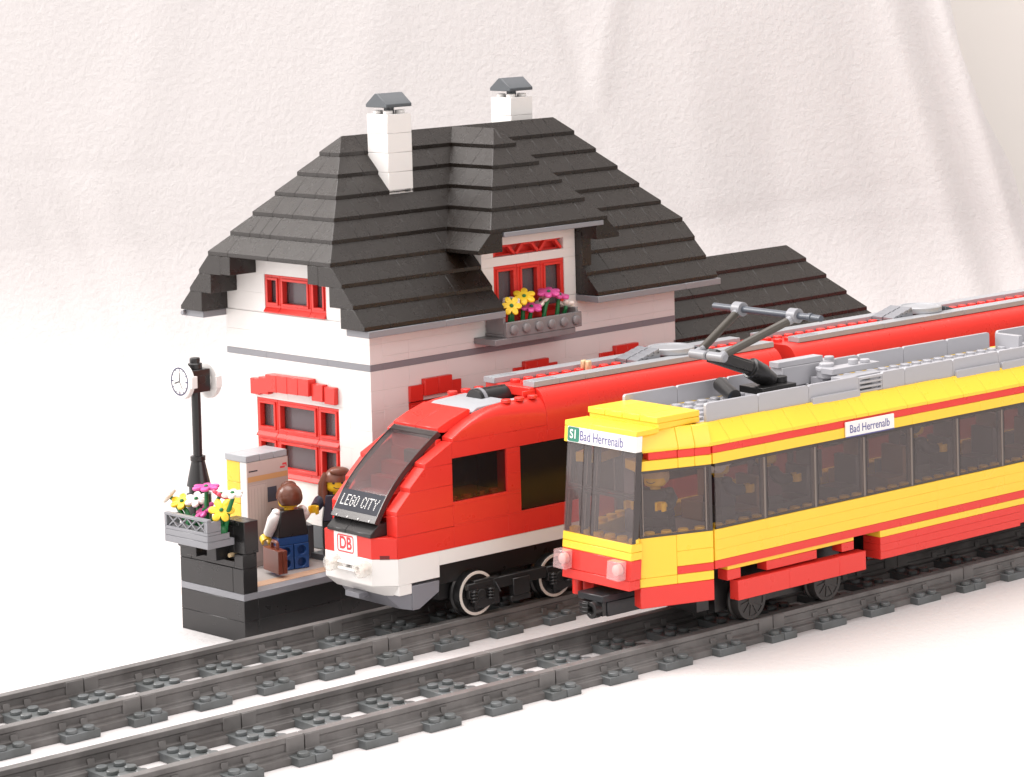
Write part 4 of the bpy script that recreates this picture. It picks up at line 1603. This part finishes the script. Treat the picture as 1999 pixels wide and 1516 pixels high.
# headlights
for y in (-1.55, 1.30):
    mb = MB()
    mb.lathe((15.86, y, 4.98), [(0.2, 0), (0.42, -0.02), (0.46, -0.3), (0.46, -0.62), (0.40, -0.68), (0.22, -0.70), (0.2, -0.5), (0.05, -0.48)], 24, 0, 'x')
    hl = mb.build('headlight', CLEARG, rtn, bevel=0, angle=40)
    mb = MB()
    mb.lathe((15.60, y, 4.98), [(0.12, 0.2), (0.12, -0.2), (0.09, -0.24)], 14, 0, 'x')
    mb.build('bulb', PETALW, hl, bevel=0)
mb = MB()
mb.box(15.45, 15.87, -1.0, 0.75, 4.72, 4.86)
mb.box(15.45, 15.87, -1.0, 0.75, 5.08, 5.20)
for y in (-0.55, 0.3):
    mb.cyl((15.62, y, 4.97), 0.17, 0.2, 14, 0, 'x')
mb.build('bumper_bar', WHITE, rtn, bevel=0.03)


def red_bogie(parent, x0, x1, wheels):
    mb = MB()
    mb.box(x0, x1, -2.4, 2.4, 3.4, 4.64)
    mb.box(x0 + 0.6, x1, -2.0, 2.0, 2.4, 3.39)
    mb.build('underframe', BLACK, parent, bevel=0.03)
    for sg in (-1, 1):
        mb = MB()
        ya, yb = (-3.35, -3.02) if sg < 0 else (3.02, 3.35)
        for xw in wheels:
            mb.box(xw - 0.95, xw + 0.95, ya, yb, 2.95, 3.30)
            mb.box(xw - 0.45, xw + 1.38, ya + 0.02 if sg < 0 else ya + 0.001, yb - 0.001 if sg < 0 else yb - 0.02, 1.85, 3.44)
            mb.box(xw - 0.85, xw + 0.95, ya, yb, 2.45, 2.94)
            mb.prism([(xw - 0.6, 2.44), (xw + 0.9, 2.44), (xw + 0.75, 1.9), (xw + 0.2, 1.75), (xw - 0.3, 1.95)], 'y', ya, yb)
            mb.cyl((xw, ya - 0.08 if sg < 0 else yb, 2.62), 0.3, 0.08, 16, 0, 'y')
            for dx in (-0.58, 0.62):
                for k in range(4):
                    mb.ring((xw + dx, (ya - 0.08 if sg < 0 else yb + 0.08), 2.25 + 0.18 * k), 0.22, 0.1, 0.12, 12, 0, 'z')
        xa, xb = min(wheels), max(wheels)
        mb.box(xa + 0.96, xb - 0.96, ya, yb, 2.72, 3.35)
        mb.box((xa + xb) / 2 - 0.62, (xa + xb) / 2 + 0.62, ya - 0.1 if sg < 0 else ya, yb if sg < 0 else yb + 0.1, 2.1, 3.1)
        mb.box((xa + xb) / 2 - 0.75, (xa + xb) / 2 + 0.75, ya, yb, 1.75, 2.08)
        bo = mb.build('bogie_frame', BLACK, parent, bevel=0.03)
        mb = MB()
        xm = (xa + xb) / 2
        y_ = ya - 0.11 if sg < 0 else yb + 0.1
        mb.tube([(xa + 1.0, y_, 3.15), (xa + 1.35, y_, 2.55)], 0.025, 6)
        mb.build('brake_rod', DGREY, bo, bevel=0)
    for xw in wheels:
        for sg in (-1, 1):
            wheel(parent, xw, 2.92 * sg, 2.62, 1.28, (BLACK, mat('wheel_rim_white', (0.72, 0.66, 0.60), 0.4)), True, sg)


red_bogie(rtn, 19.8, 30.5, (22.45, 28.35))
red_bogie(rtn, 38.0, 47.0, (40.0, 45.6))
mb = MB()
mb.box(30.6, 37.9, -2.6, 2.6, 2.6, 4.64)
mb.build('battery_box', BLACK, rtn, bevel=0.04)

# second red car
rc2 = thing('railcar', 'red second car of the toy train, only its roof seen above the tram', 'train car', 'T', (66, 0, 1.3), group=G_RT)
mb = MB()
xs = [48.9, 52, 56, 60, 64, 68, 72, 76, 80, 84]
for a, b in zip(xs[:-1], xs[1:]):
    mb.loft([roof_ring(a + .004, SEC, 11.2), roof_ring(b - .004, SEC, 11.2)])
for k in range(34):
    for y in (-0.5, 0.5):
        mb.stud(49.6 + k, y, ZT)
mb.build('roof', RED, rc2, bevel=0.012, angle=30)
for ya, yb in ((-3.0, -2.1), (2.1, 3.0)):
    mb = MB()
    bricks(mb, 'y', ya, yb, 48.9, 84, 5.5, 11.2, [(51, 83, 6.8, 10.58)], 1.2, 5.5, 91)
    mb.build('side_wall', RED, rc2, bevel=0.008)
for xa, xb in ((48.9, 49.8), (83.1, 84)):
    mb = MB()
    mb.box(xa, xb, -2.09, 2.09, 5.0, 11.2)
    mb.build('end_wall', RED, rc2, bevel=0.015)
for ya, yb in ((-2.99, -2.1), (2.1, 2.99)):
    mb = MB()
    bricks(mb, 'y', ya, yb, 48.9, 84, 4.67, 5.49, (), 0.83, None, 92, lens=(8, 10))
    mb.build('white_band', WHITE, rc2, bevel=0.015)
for ya, yb in ((-2.93, -2.8), (2.8, 2.93)):
    mb = MB()
    for k in range(8):
        mb.box(51.03 + 4 * k, 51.0 + 4 * k + 3.97, ya, yb, 6.82, 10.56)
    mb.build('long_window', MATS['black_gloss_pane'], rc2, bevel=0.02)
tile_strip(rc2, 50.0, 84, -2.02, -1.02, ZT + 0.02, (8, 4, 4, 8))
tile_strip(rc2, 49.6, 84, 1.02, 2.02, ZT + 0.02, (8, 4, 4, 8))
roof_vents(rc2, 60.0)
red_bogie(rc2, 50, 60, (52, 57.6))
red_bogie(rc2, 73, 83, (75, 81))
mb = MB()
for k in range(4):
    mb.box(47.75 + 0.28 * k, 47.75 + 0.28 * k + 0.2, -2.5, 2.5, 5.2, 12.6)
mb.build('bellows', BLACK, rtn, bevel=0.03)

# ------------------------------------------------------------------ yellow tram
tram = thing('tram', 'yellow and red toy tram with long smoked windows and roof pantograph', 'tram', 'F', (30, 0, 1.3))
XE = 84.0
for ya, yb in ((-4.0, -3.1), (3.1, 4.0)):
    mb = MB()
    bricks(mb, 'y', ya, yb, 26.82, XE, 5.43, 7.14, (), 0.57, 5.43, 101, lens=(4, 6, 8, 10, 12))
    mb.build('side_wall', YEL, tram, bevel=0.008)
    mb = MB()
    bricks(mb, 'y', ya, yb, 26.82, XE, 10.80, 11.38, (), 0.6, None, 102, lens=(4, 6, 6))
    mb.build('window_lintel', YEL, tram, bevel=0.012)
for ya, yb in ((-3.985, -3.1), (3.1, 3.985)):
    for z0, z1, sd2 in ((4.95, 5.42, 103), (11.39, 11.80, 104)):
        mb = MB()
        bricks(mb, 'y', ya, yb, 26.82, XE, z0, z1, (), 0.5, None, sd2, lens=(8, 8, 10))
        mb.build('red_stripe', RED, tram, bevel=0.012)
# sloping yellow roof edge, one slope brick after another
edge_mb = {-1: MB(), 1: MB()}
x = 26.6
i = 0
ln = (1.5, 1.7, 2.0, 1.2, 2.0, 1.6, 1.5, 1.0, 1.8)
while x < XE:
    e = min(XE, x + ln[i % len(ln)])
    dz = 0.012 * ((i * 7) % 3)
    for sg in (-1, 1):
        pr = [(-4.02 - dz, 11.81), (-4.02 - dz, 12.0), (-3.12, 12.95 + dz), (-2.75, 12.95 + dz), (-2.75, 11.81)]
        edge_mb[sg].prism([(sg * -1 * a if sg > 0 else a, b) for a, b in pr], 'x', x + .006, e - .006)
    x = e
    i += 1
for sg in (-1, 1):
    edge_mb[sg].build('roof_edge', YEL, tram, bevel=0.02)
# lower skirts
for sg in (-1, 1):
    def yy(a, b):
        return (a, b) if sg < 0 else (-b, -a)
    for xa, xb, q, z0 in ((27.9, 37.9, (-3.80, -3.0), 4.69), (39.9, 56.0, (-4.0, -2.6), 4.56), (58.0, XE, (-4.0, -2.6), 4.56)):
        mb = MB()
        mb.box(xa, xb, *yy(*q), z0, 4.94)
        mb.build('yellow_sill', YEL, tram, bevel=0.02)
    for xa, xb, z0 in ((27.88, 28.9, 4.10), (30.9, 34.88, 4.16), (36.9, 37.9, 4.18)):
        mb = MB()
        mb.box(xa, xb, *yy(-3.8, -3.0), z0, 4.68)
        mb.build('bogie_block', RED, tram, bevel=0.02)
    for xa, xb in ((39.9, 52.2), (58.0, XE)):
        mb = MB()
        for z0, z1 in ((3.27, 3.695), (3.70, 4.125), (4.13, 4.55)):
            mb.box(xa, xb, *yy(-4.0, -2.6), z0, z1)
        mb.build('red_skirt', RED, tram, bevel=0.01)
    mb = MB()
    mb.box(52.21, 56.0, *yy(-3.9, -2.6), 3.4, 4.55)
    mb.build('red_skirt', RED, tram, bevel=0.02)
for sg in (-1, 1):
    mb = MB()
    ya, yb = (-4.05, -3.35) if sg < 0 else (3.35, 4.05)
    bricks(mb, 'y', ya, yb, 28.45, 38.62, 2.92, 4.02, (), 1.2, None, 111, lens=(4,))
    mb.build('bogie_cover', RED, tram, bevel=0.02)
mb = MB()
mb.box(26.9, XE, -3.0, 3.0, 4.7, 5.4)
mb.box(28.5, 38.5, -2.0, 2.0, 1.9, 4.69)
mb.box(40.2, XE, -2.6, 2.6, 3.0, 4.7)
mb.box(26.95, 27.9, -2.2, 2.2, 2.2, 4.69)
mb.build('underframe', BLACK, tram, bevel=0.03)
for x in (30.46, 36.5, 72.0, 78.0):
    for sg in (-1, 1):
        wheel(tram, x, 2.92 * sg, 2.42, 1.10, (mat('wheel_dark_plastic', (0.03, 0.028, 0.027), 0.4), None), True, sg)
# windows along the side: one pane for every four studs
for k in range(14):
    xa = 26.95 + 4.0 * k
    for sg in (-1, 1):
        mb = MB()
        ya, yb = (-3.94, -3.86) if sg < 0 else (3.86, 3.94)
        mb.box(xa + 0.03, xa + 3.95, ya, yb, 7.16, 10.78)
        wn = mb.build('window', SMOKE, tram, bevel=0)
        if sg < 0:
            mb = MB()
            mb.box(xa + 3.72, xa + 3.86, -3.965, -3.7, 7.16, 10.60)
            mb.build('pane_highlight', EDGE_HI, wn, bevel=0)
            mb = MB()
            mb.box(xa + 3.87, xa + 3.99, -3.96, -3.4, 7.16, 10.78)
            mb.box(xa + 0.02, xa + 3.86, -3.955, -3.6, 10.62, 10.78)
            mb.build('pane_frame', EDGE_D, wn, bevel=0)
            mb = MB()
            mb.box(xa + 0.02, xa + 3.86, -3.955, -3.9, 7.16, 7.27)
            mb.build('pane_foot', EDGE_D, wn, bevel=0)
mb = MB()
for k in range(57):
    mb.stud(27.45 + k, -3.55, 7.145, 0, 0.22)
mb.build('sill_studs', YEL, tram, bevel=0)
# interior
mb = MB()
mb.box(27.0, XE, -3.05, 3.05, 5.42, 6.4)
mb.box(27.0, XE, -3.8, 3.8, 10.82, 11.3)
mb.build('interior_floor', mat('interior_grey_plastic', (0.30, 0.28, 0.28), 0.45), tram, bevel=0)
for k in range(12):
    x = 30.2 + 4.0 * k
    for y in (-1.6, 1.6):
        mb = MB()
        mb.box(x, x + 1.6, y - 0.9, y + 0.9, 6.41, 7.5)
        mb.box(x + 1.3, x + 1.75, y - 0.9, y + 0.9, 7.51, 9.2)
        mb.build('seat', mat('seat_dark_plastic', (0.10, 0.10, 0.11), 0.4) if k % 3 else mat('seat_brown_plastic', (0.30, 0.17, 0.09), 0.4), tram, bevel=0.04)
# roof deck
mb = MB()
mb.box(26.9, XE, -2.74, 2.74, 12.55, 12.92)
for k in range(57):
    for y in (-2.0, -1.0, 0.0, 1.0, 2.0):
        mb.stud(27.6 + k, y, 12.92, 0, 0.2)
mb.build('roof_deck', PGREY, tram, bevel=0.0)


def parapet(xa, xb, sg, low=None, m=PGREY):
    y_ = -3.0 if sg < 0 else 2.78
    mb = MB()
    prof = []
    z0, z1, r = 12.70, 13.98, 0.16
    for (cx_, a0) in ((xb - r, 90), (xa + r, 180)):
        pass
    pl = [(xa, z0), (xb, z0)]
    for k in range(5):
        a = R(90 * k / 4)
        pl.append((xb - r + r * math.cos(a), z1 - r + r * math.sin(a)))
    for k in range(5):
        a = R(90 + 90 * k / 4)
        pl.append((xa + r + r * math.cos(a), z1 - r + r * math.sin(a)))
    mb.prism(pl, 'y', y_, y_ + 0.22)
    mb.box(xa, xb, min(y_, y_ + 0.9 * -sg), max(y_ + 0.2, y_ + 0.9 * -sg), z0 - 0.02, z0 + 0.24)
    if low:
        pl2 = [(xa + 0.1, z0)] + [(xb - 0.1, z0)] + [(xb - 0.1 - 0.14 + 0.14 * math.cos(R(90 * k / 4)), z0 + low - 0.14 + 0.14 * math.sin(R(90 * k / 4))) for k in range(5)] + [(xa + 0.1 + 0.14 + 0.14 * math.cos(R(90 + 90 * k / 4)), z0 + low - 0.14 + 0.14 * math.sin(R(90 + 90 * k / 4))) for k in range(5)]
        mb.prism(pl2, 'y', y_ - 0.22 if sg < 0 else y_ + 0.22, y_ if sg < 0 else y_ + 0.44)
    mb.build('roof_panel', m, tram, bevel=0.02)


for xa, xb, low in ((27.3, 31.3, None), (31.32, 35.3, None), (35.32, 39.4, 0.55)):
    parapet(xa, xb, -1, low)
for xa, xb, low in ((41.4, 43.3, None), (43.32, 47.5, None), (47.52, 51.6, 0.6), (51.62, 55.7, 0.6), (55.72, 60, None), (60.02, 64, None), (64.02, 68, None), (68.02, 72, None), (72.02, 76, None)):
    parapet(xa, xb, -1, low)
for xa, xb in ((26.4, 30.4), (30.42, 34.4), (34.42, 37.2)):
    parapet(xa, xb, 1)
for xa, xb in ((39.4, 45.3), (45.32, 49.3), (49.32, 53.3), (53.32, 57.3), (58.1, 62), (62.02, 66), (66.02, 70), (70.02, 74)):
    parapet(xa, xb, 1)
mb = MB()     # vent grille between two roof panels
for k in range(5):
    mb.box(39.42, 41.38, -3.0, -2.7, 12.70 + 0.26 * k, 12.84 + 0.26 * k)
mb.box(39.42, 39.52, -2.98, -2.7, 12.7, 13.9)
mb.box(41.28, 41.38, -2.98, -2.7, 12.7, 13.9)
gr = mb.build('roof_grille', PGREY, tram, bevel=0.015)
mb = MB()
mb.cyl((40.4, -2.62, 13.3), 0.5, 0.1, 20, 0, 'y')
mb.build('grille_fan', DGREY, gr, bevel=0)
mb = MB()     # machinery lumps on the roof
mb.box(37.0, 41.6, 0.9, 1.9, 13.2, 14.35)
mb.box(36.8, 40.5, 1.0, 1.8, 14.36, 14.7)
mb.build('roof_machinery', PGREY, tram, bevel=0.025)
mb = MB()
mb.box(38.8, 42.2, -2.2, -1.3, 12.95, 13.85)
mb.build('roof_machinery', PGREY, tram, bevel=0.025)
mb = MB()
mb.box(39.0, 43.0, -1.25, -0.3, 13.9, 14.25)
mb.box(39.2, 40.4, -0.2, 0.8, 13.1, 13.6)
mb.lathe((39.7, -0.1, 0), [(0.62, 13.6), (0.62, 14.0), (0.68, 14.02), (0.68, 14.2), (0.45, 14.22), (0.45, 14.42), (0.40, 14.46)], 22)
mb.stud(41.2, 1.2, 14.35)
mb.stud(42.2, -0.8, 14.25)
mb.stud(41.3, -0.7, 14.25, 0, 0.3)
mb.build('roof_machinery', PGREY, tram, bevel=0.025)
mb = MB()
mb.box(57.6, 58.0, 0.6, 2.6, 12.93, 13.9)
mb.build('roof_machinery', PGREY, tram, bevel=0.025)
# destination board on the side
mb = MB()
mb.box(37.1, 41.1, -4.16, -4.05, 10.86, 11.70)
bd = mb.build('side_board', PAPER, tram, bevel=0.01)
mb = MB()
mb.box(37.1, 41.1, -4.165, -4.10, 10.80, 10.855)
mb.build('board_edge', INK, bd, bevel=0)
Mb = basis((39.05, -4.166, 11.25), (1, 0, 0), (0, 0, 1))
text('board_letters', 'Bad Herrenalb', INK, bd, 0.66, Mb, 0.004, 0.86, 0.002)

# cab sides, angled inwards towards the front
def cab_side(sg):
    # local frame: u along the panel from back (hinge) to front, w outwards
    hx, hy = 26.72, -4.0
    fx_, fy_ = 22.55, -2.55
    d_ = Vector((fx_ - hx, fy_ - hy, 0)).normalized()
    w_ = Vector((d_.y, -d_.x, 0)) if True else None
    if w_.y > 0:
        w_ = -w_
    L = (Vector((fx_, fy_, 0)) - Vector((hx, hy, 0))).length

    def M(m):
        A4 = Matrix(((d_.x, w_.x, 0, hx), (d_.y, w_.y, 0, hy), (0, 0, 1, 0), (0, 0, 0, 1)))
        m.xf(A4)
        if sg > 0:
            m.xf(Matrix.Diagonal((1, -1, 1, 1)))
        return m
    t = 0.9
    mb = MB()
    mb.box(0.02, L, -t, 0, 3.27, 4.42)
    M(mb).build('cab_skirt', RED, tram, bevel=0.03)
    mb = MB()
    mb.box(0.02, 2.2, -t, 0, 4.43, 4.92)
    mb.box(2.21, L, -t, 0, 4.43, 4.92)
    mb.box(0.02, 2.2, -t, -0.0, 5.38, 6.2)
    mb.box(0.02, 2.2, -t, -0.0, 6.205, 7.12)
    mb.box(2.21, L - 0.05, -t, 0, 4.93, 7.12)
    mb.box(0.02, 2.2, -t, -0.06, 4.93, 5.37)
    M(mb).build('cab_wall', YEL, tram, bevel=0.02)
    mb = MB()
    mb.box(0.0, 1.0, -t, 0, 10.80, 11.34)
    mb.box(1.01, 2.0, -t, 0, 10.80, 11.34)
    mb.box(2.01, L + 0.12, -t - 0.6, 0, 10.80, 11.34)
    M(mb).build('cab_lintel', YEL, tram, bevel=0.03)
    mb = MB()
    mb.box(0.02, 2.19, -0.058, 0.0, 4.935, 5.365)
    M(mb).build('cab_stripe', RED, tram, bevel=0.02)
    mb = MB()
    mb.box(0.02, 1.0, -t, -0.05, 11.35, 11.78)
    mb.box(1.01, 2.0, -t, -0.05, 11.35, 11.78)
    mb.box(2.01, L - 0.7, -t, -0.12, 11.35, 11.78)
    M(mb).build('cab_stripe', RED, tram, bevel=0.02)
    mb = MB()
    for a, b in ((0.0, 0.98), (1.0, 1.98), (2.0, L + 0.05)):
        bb = [(a, 0.02, 11.80), (b, 0.02, 11.80), (b, 0.02, 11.98), (a, 0.02, 11.98)]
        mb.prism([(0.02, 11.80), (0.02, 12.0), (-0.45, 12.98), (-0.75, 12.98), (-0.75, 11.80)], 'x', a, b)
    M(mb).build('cab_roof_edge', YEL, tram, bevel=0.025)
    mb = MB()
    mb.box(0.05, L - 0.05, -0.12, -0.04, 7.13, 10.79)
    cw = M(mb).build('cab_window', CABG, tram, bevel=0)
    mb = MB()
    mb.box(0.36, 0.42, -0.1, -0.02, 7.2, 10.70)
    mb.box(L - 0.30, L - 0.24, -0.1, -0.02, 7.2, 10.70)
    M(mb).build('pane_highlight', EDGE_HI, cw, bevel=0)
    mb = MB()
    mb.box(0.03, 0.2, -0.7, -0.025, 7.13, 10.79)
    mb.box(L - 0.17, L - 0.05, -0.7, -0.025, 7.13, 10.79)
    mb.box(0.21, L - 0.18, -0.2, -0.03, 7.13, 7.22)
    mb.box(0.21, L - 0.18, -0.2, -0.03, 10.66, 10.79)
    M(mb).build('pane_frame', EDGE_D, cw, bevel=0)
    mb = MB()
    for k in range(4):
        mb.stud(0.6 + k, -0.5, 7.12, 0, 0.22)
    M(mb).build('sill_studs', YEL, tram, bevel=0)


cab_side(-1)
cab_side(1)
# front panel: a flat six-stud wide front that leans back
XB, ZBt, XT, ZTp = 21.55, 4.42, 22.33, 12.80
sl = (XT - XB) / (ZTp - ZBt)


def fx(z):
    return XB + (z - ZBt) * sl


def front_box(mb, y0_, y1_, z0_, z1_, o=0.0, t=0.8):
    mb.hexa([(fx(z0_) - o, y0_, z0_), (fx(z0_) + t, y0_, z0_), (fx(z0_) + t, y1_, z0_), (fx(z0_) - o, y1_, z0_)],
            [(fx(z1_) - o, y0_, z1_), (fx(z1_) + t, y0_, z1_), (fx(z1_) + t, y1_, z1_), (fx(z1_) - o, y1_, z1_)])


mb = MB()
front_box(mb, -2.8, 3, 4.98, 6.06)
front_box(mb, -2.75, 2.9, 4.44, 4.97)
mb.cyl((22.0, 2.1, 3.55), 0.3, 0.95, 14)
mb.build('front_bumper', RED, tram, bevel=0.03)
mb = MB()
front_box(mb, -2.8, 3, 6.07, 6.50)
front_box(mb, -2.8, 3, 6.51, 6.96)
mb.build('front_panel', YEL, tram, bevel=0.03)
mb = MB()
front_box(mb, 2.92, 3.2, 11.9, 12.78, 0.05)
front_box(mb, -2.84, 3.2, 12.785, 13.08, 0.05, 1.6)
mb.build('front_cornice', YEL, tram, bevel=0.03)
mb = MB()
front_box(mb, -2.84, 2.9, 11.93, 12.78, 0.06, 0.4)
fs_ = mb.build('front_sign', PAPER, tram, bevel=0.01)
nrm = Vector((-1, 0, sl)).normalized()


def Mfr(y_, z_, o=0.066):
    p = Vector((fx(z_), y_, z_)) + Vector((-o, 0, 0))
    return basis((p.x, p.y, p.z), (0, -1, 0), (sl, 0, 1))


mb = MB()
rr_ = []
for (sy, sz, a0) in ((1, 1, 0), (-1, 1, 90), (-1, -1, 180), (1, -1, 270)):
    for k in range(5):
        a = R(a0 + 22.5 * k)
        rr_.append((sy * 0.36 + 0.12 * math.cos(a), sz * 0.28 + 0.12 * math.sin(a)))
mb.prism(rr_, 'z', 0.0, 0.01)
mb.xf(Mfr(2.38, 12.37))
mb.build('line_badge', SIGNG, fs_, bevel=0)
text('badge_letters', 'S1', PAPER, fs_, 0.70, Mfr(2.38, 12.36, 0.078), 0.004, 0.92, 0.012)
text('sign_letters', 'Bad Herrenalb', INK, fs_, 0.78, Mfr(0.02, 12.33, 0.068), 0.004, 0.80, 0.0)
# windscreen of the tram
for (ya, yb) in ((1.55, 2.98), (0.72, 1.53), (-2.79, 0.70)):
    mb = MB()
    front_box(mb, ya + 0.02, yb - 0.02, 6.98, 11.90, -0.02, 0.10)
    fw_ = mb.build('windscreen', SMOKE, tram, bevel=0)
    mb = MB()
    front_box(mb, ya + 0.02, ya + 0.10, 6.98, 11.90, -0.11, 0.5)
    front_box(mb, yb - 0.10, yb - 0.02, 6.98, 11.90, -0.11, 0.5)
    front_box(mb, ya + 0.11, yb - 0.11, 9.30, 9.42, -0.11, 0.3)
    front_box(mb, ya + 0.11, yb - 0.11, 9.52, 9.60, -0.11, 0.3)
    mb.build('pane_frame', EDGE_D, fw_, bevel=0)
    mb = MB()
    front_box(mb, yb - 0.26, yb - 0.19, 9.7, 11.5, -0.105, 0.14)
    front_box(mb, yb - 0.26, yb - 0.19, 7.3, 9.2, -0.105, 0.14)
    mb.build('pane_highlight', EDGE_HI, fw_, bevel=0)
mb = MB()
for k in range(6):
    mb.stud(fx(7) + 0.45, -2.5 + k, 6.97, 0, 0.24)
mb.build('front_studs', YEL, tram, bevel=0)
mb = MB()
mb.box(22.6, 26.5, -2.5, 2.5, 4.7, 6.3)
mb.box(22.5, 23.6, -2.3, 2.3, 6.31, 6.9)
mb.build('cab_floor', mat('cab_floor_grey', (0.20, 0.20, 0.21), 0.4), tram, bevel=0.03)
mb = MB()
mb.box(26.0, 26.3, 1.2, 2.6, 6.3, 10.7)
mb.build('cab_bulkhead', MGREY, tram, bevel=0.03)
# roof of the cab
mb = MB()
mb.box(22.5, 26.85, -2.6, 2.6, 12.75, 12.98)
mb.box(23.85, 26.9, -2.9, 2.9, 12.99, 13.32)
for k in range(4):
    ya = -2.92 + 1.46 * k
    mb.box(23.75, 26.9, ya + 0.008, ya + 1.452, 13.33, 13.66)
mb.build('cab_roof', YEL, tram, bevel=0.03)
# headlights
for y_ in (2.55, -1.98):
    mb = MB()
    front_box(mb, y_ - 0.52, y_ + 0.52, 5.02, 6.05, 0.58, -0.02)
    hl = mb.build('headlight', REDCLEAR, tram, bevel=0.05)
    mb = MB()
    mb.lathe((fx(5.5) - 0.35, y_, 5.54), [(0.30, 0.3), (0.30, 0.0), (0.2, -0.1), (0.04, -0.12)], 18, 0, 'x')
    mb.build('lamp', mat('lamp_silver', (0.75, 0.6, 0.55), 0.25), hl, bevel=0)
# coupler
mb = MB()
mb.box(21.5, 24.5, -1.0, 1.0, 2.8, 3.6)
mb.box(21.1, 24.0, -1.05, 1.05, 3.62, 4.0)
mb.build('coupler_block', mat('charcoal_plastic', (0.018, 0.019, 0.022), 0.35), tram, bevel=0.04)
mb = MB()
mb.box(20.95, 21.49, 0.05, 0.75, 2.85, 3.55)
for k in range(3):
    mb.box(20.9, 21.5, 0.02, 0.78, 2.95 + 0.22 * k, 3.02 + 0.22 * k)
N = 16
rings = []
for k in range(N + 1):
    a = R(70) + R(250) * k / N
    rings.append([(21.0 + q, -0.45 + math.cos(a) * ro, 3.2 + math.sin(a) * ro) for q, ro in ((-0.25, 0.24), (-0.25, 0.46), (0.25, 0.46), (0.25, 0.24))])
mb.loft(rings)
mb.box(21.2, 21.5, -0.9, 0.0, 2.85, 3.6)
mb.build('coupler', BLACK, tram, bevel=0.02)
# pantograph
mb = MB()
mb.box(33.6, 36.3, -1.0, 1.0, 13.40, 13.80)
mb.cyl((35.9, 0, 13.8), 0.45, 0.35, 18)
mb.build('pantograph_base', BLACK, tram, bevel=0.03)
mb = MB()
mb.tube([(35.2, 0, 13.95), (34.6, 0, 14.35), (34.5, 0, 14.40), (33.6, 0, 14.90), (33.55, 0, 14.92), (33.1, 0, 15.1)], [0.50, 0.55, 0.62, 0.62, 0.45, 0.42], 20)
a_, b_ = Vector((33.3, 0, 14.98)), Vector((30.55, 0, 15.98))
dl = (b_ - a_).normalized()
nl = Vector((-dl.z, 0, dl.x))
for yv, hh_ in ((0.55, 0.26), (0.30, 0.40)):
    c4 = [a_ + nl * hh_, b_ + nl * hh_, b_ - nl * hh_, a_ - nl * hh_]
    mb.prism([(p.x, p.z) for p in c4], 'y', -yv, yv)
mb.build('pantograph_lower_arm', BLACK, tram, bevel=0.03)
mb = MB()
for y_ in (-0.75, 0.75):
    mb.tube([(30.3, y_ - 0.7, 16.0), (30.3, y_ - 0.62, 16.0), (30.3, y_ + 0.62, 16.0), (30.3, y_ + 0.7, 16.0)], [0.2, 0.27, 0.27, 0.2], 16)
    mb.tube([(30.3, y_ * 1.35, 16.0), (30.9, y_ * 1.40, 16.22)], [0.27, 0.24], 12)
mb.build('pantograph_joint', MGREY, tram, bevel=0)
for sg in (-1, 1):
    mb = MB()
    mb.tube([(30.6, 1.02 * sg, 16.12), (34.85, 2.30 * sg, 17.80)], 0.24, 14)
    mb.build('pantograph_upper_arm', mat('umber_grey_plastic', (0.05, 0.043, 0.034), 0.4), tram, bevel=0)
    mb = MB()
    mb.ring((35.0, 2.30 * sg - 0.34, 17.96), 0.42, 0.2, 0.68, 22, 0, 'y')
    mb.tube([(34.5, 2.22 * sg, 17.66), (34.85, 2.30 * sg, 17.82)], [0.26, 0.26], 12)
    mb.build('pantograph_clip', MGREY, tram, bevel=0.02)
mb = MB()
mb.tube([(35.0, 4.45, 17.96), (35.0, -3.45, 17.96), (35.0, -3.46, 17.96), (35.0, -3.7, 17.96), (35.0, -3.71, 17.96), (35.0, -4.45, 17.96)], [0.2, 0.2, 0.25, 0.25, 0.19, 0.19], 18)
mb.build('pantograph_bar', mat('blue_grey_plastic', (0.075, 0.086, 0.105), 0.3), tram, bevel=0)
mb = MB()
mb.tube([(33.0, 2.0, 13.85), (32.3, 0.0, 13.38)], 0.42, 18)
mb.build('roof_flap', BLACK, tram, bevel=0.03)
mb = MB()
mb.box(31.3, 32.1, -1.0, 0.2, 13.0, 13.3)
mb.build('blue_plate', mat('pale_blue_plastic', (0.25, 0.42, 0.75), 0.3), tram, bevel=0.03)

# driver and passengers
figure('F', (25.05, -1.15, 5.82), R(-66), 'smiling yellow toy driver in a dark coat behind the tram cab window', DGREY, DGREY, DGREY, mat('cream_hair_plastic', (0.55, 0.42, 0.24), 0.35), ('forward', 'forward'), 'short')
figure('F', (29.4, -1.6, 5.9), R(80), 'white-haired toy passenger behind the first long tram window', NAVY, DGREY, NAVY, WHITE, ('forward', 'forward'), 'short', seated=True)
figure('F', (33.3, -1.4, 5.9), R(80), 'red-capped toy passenger behind the second long tram window', mat('plum_plastic', (0.12, 0.05, 0.07), 0.35), DGREY, BLACK, RED, ('forward', 'down'), 'cap', seated=True)
figure('F', (45.4, -1.6, 5.9), R(80), 'dark-haired toy passenger two windows right of the tram destination board', BLACK, DGREY, BLACK, BLACK, ('forward', 'forward'), 'short', seated=True)

for o in bpy.data.objects:
    if '_o' in o:
        del o['_o']
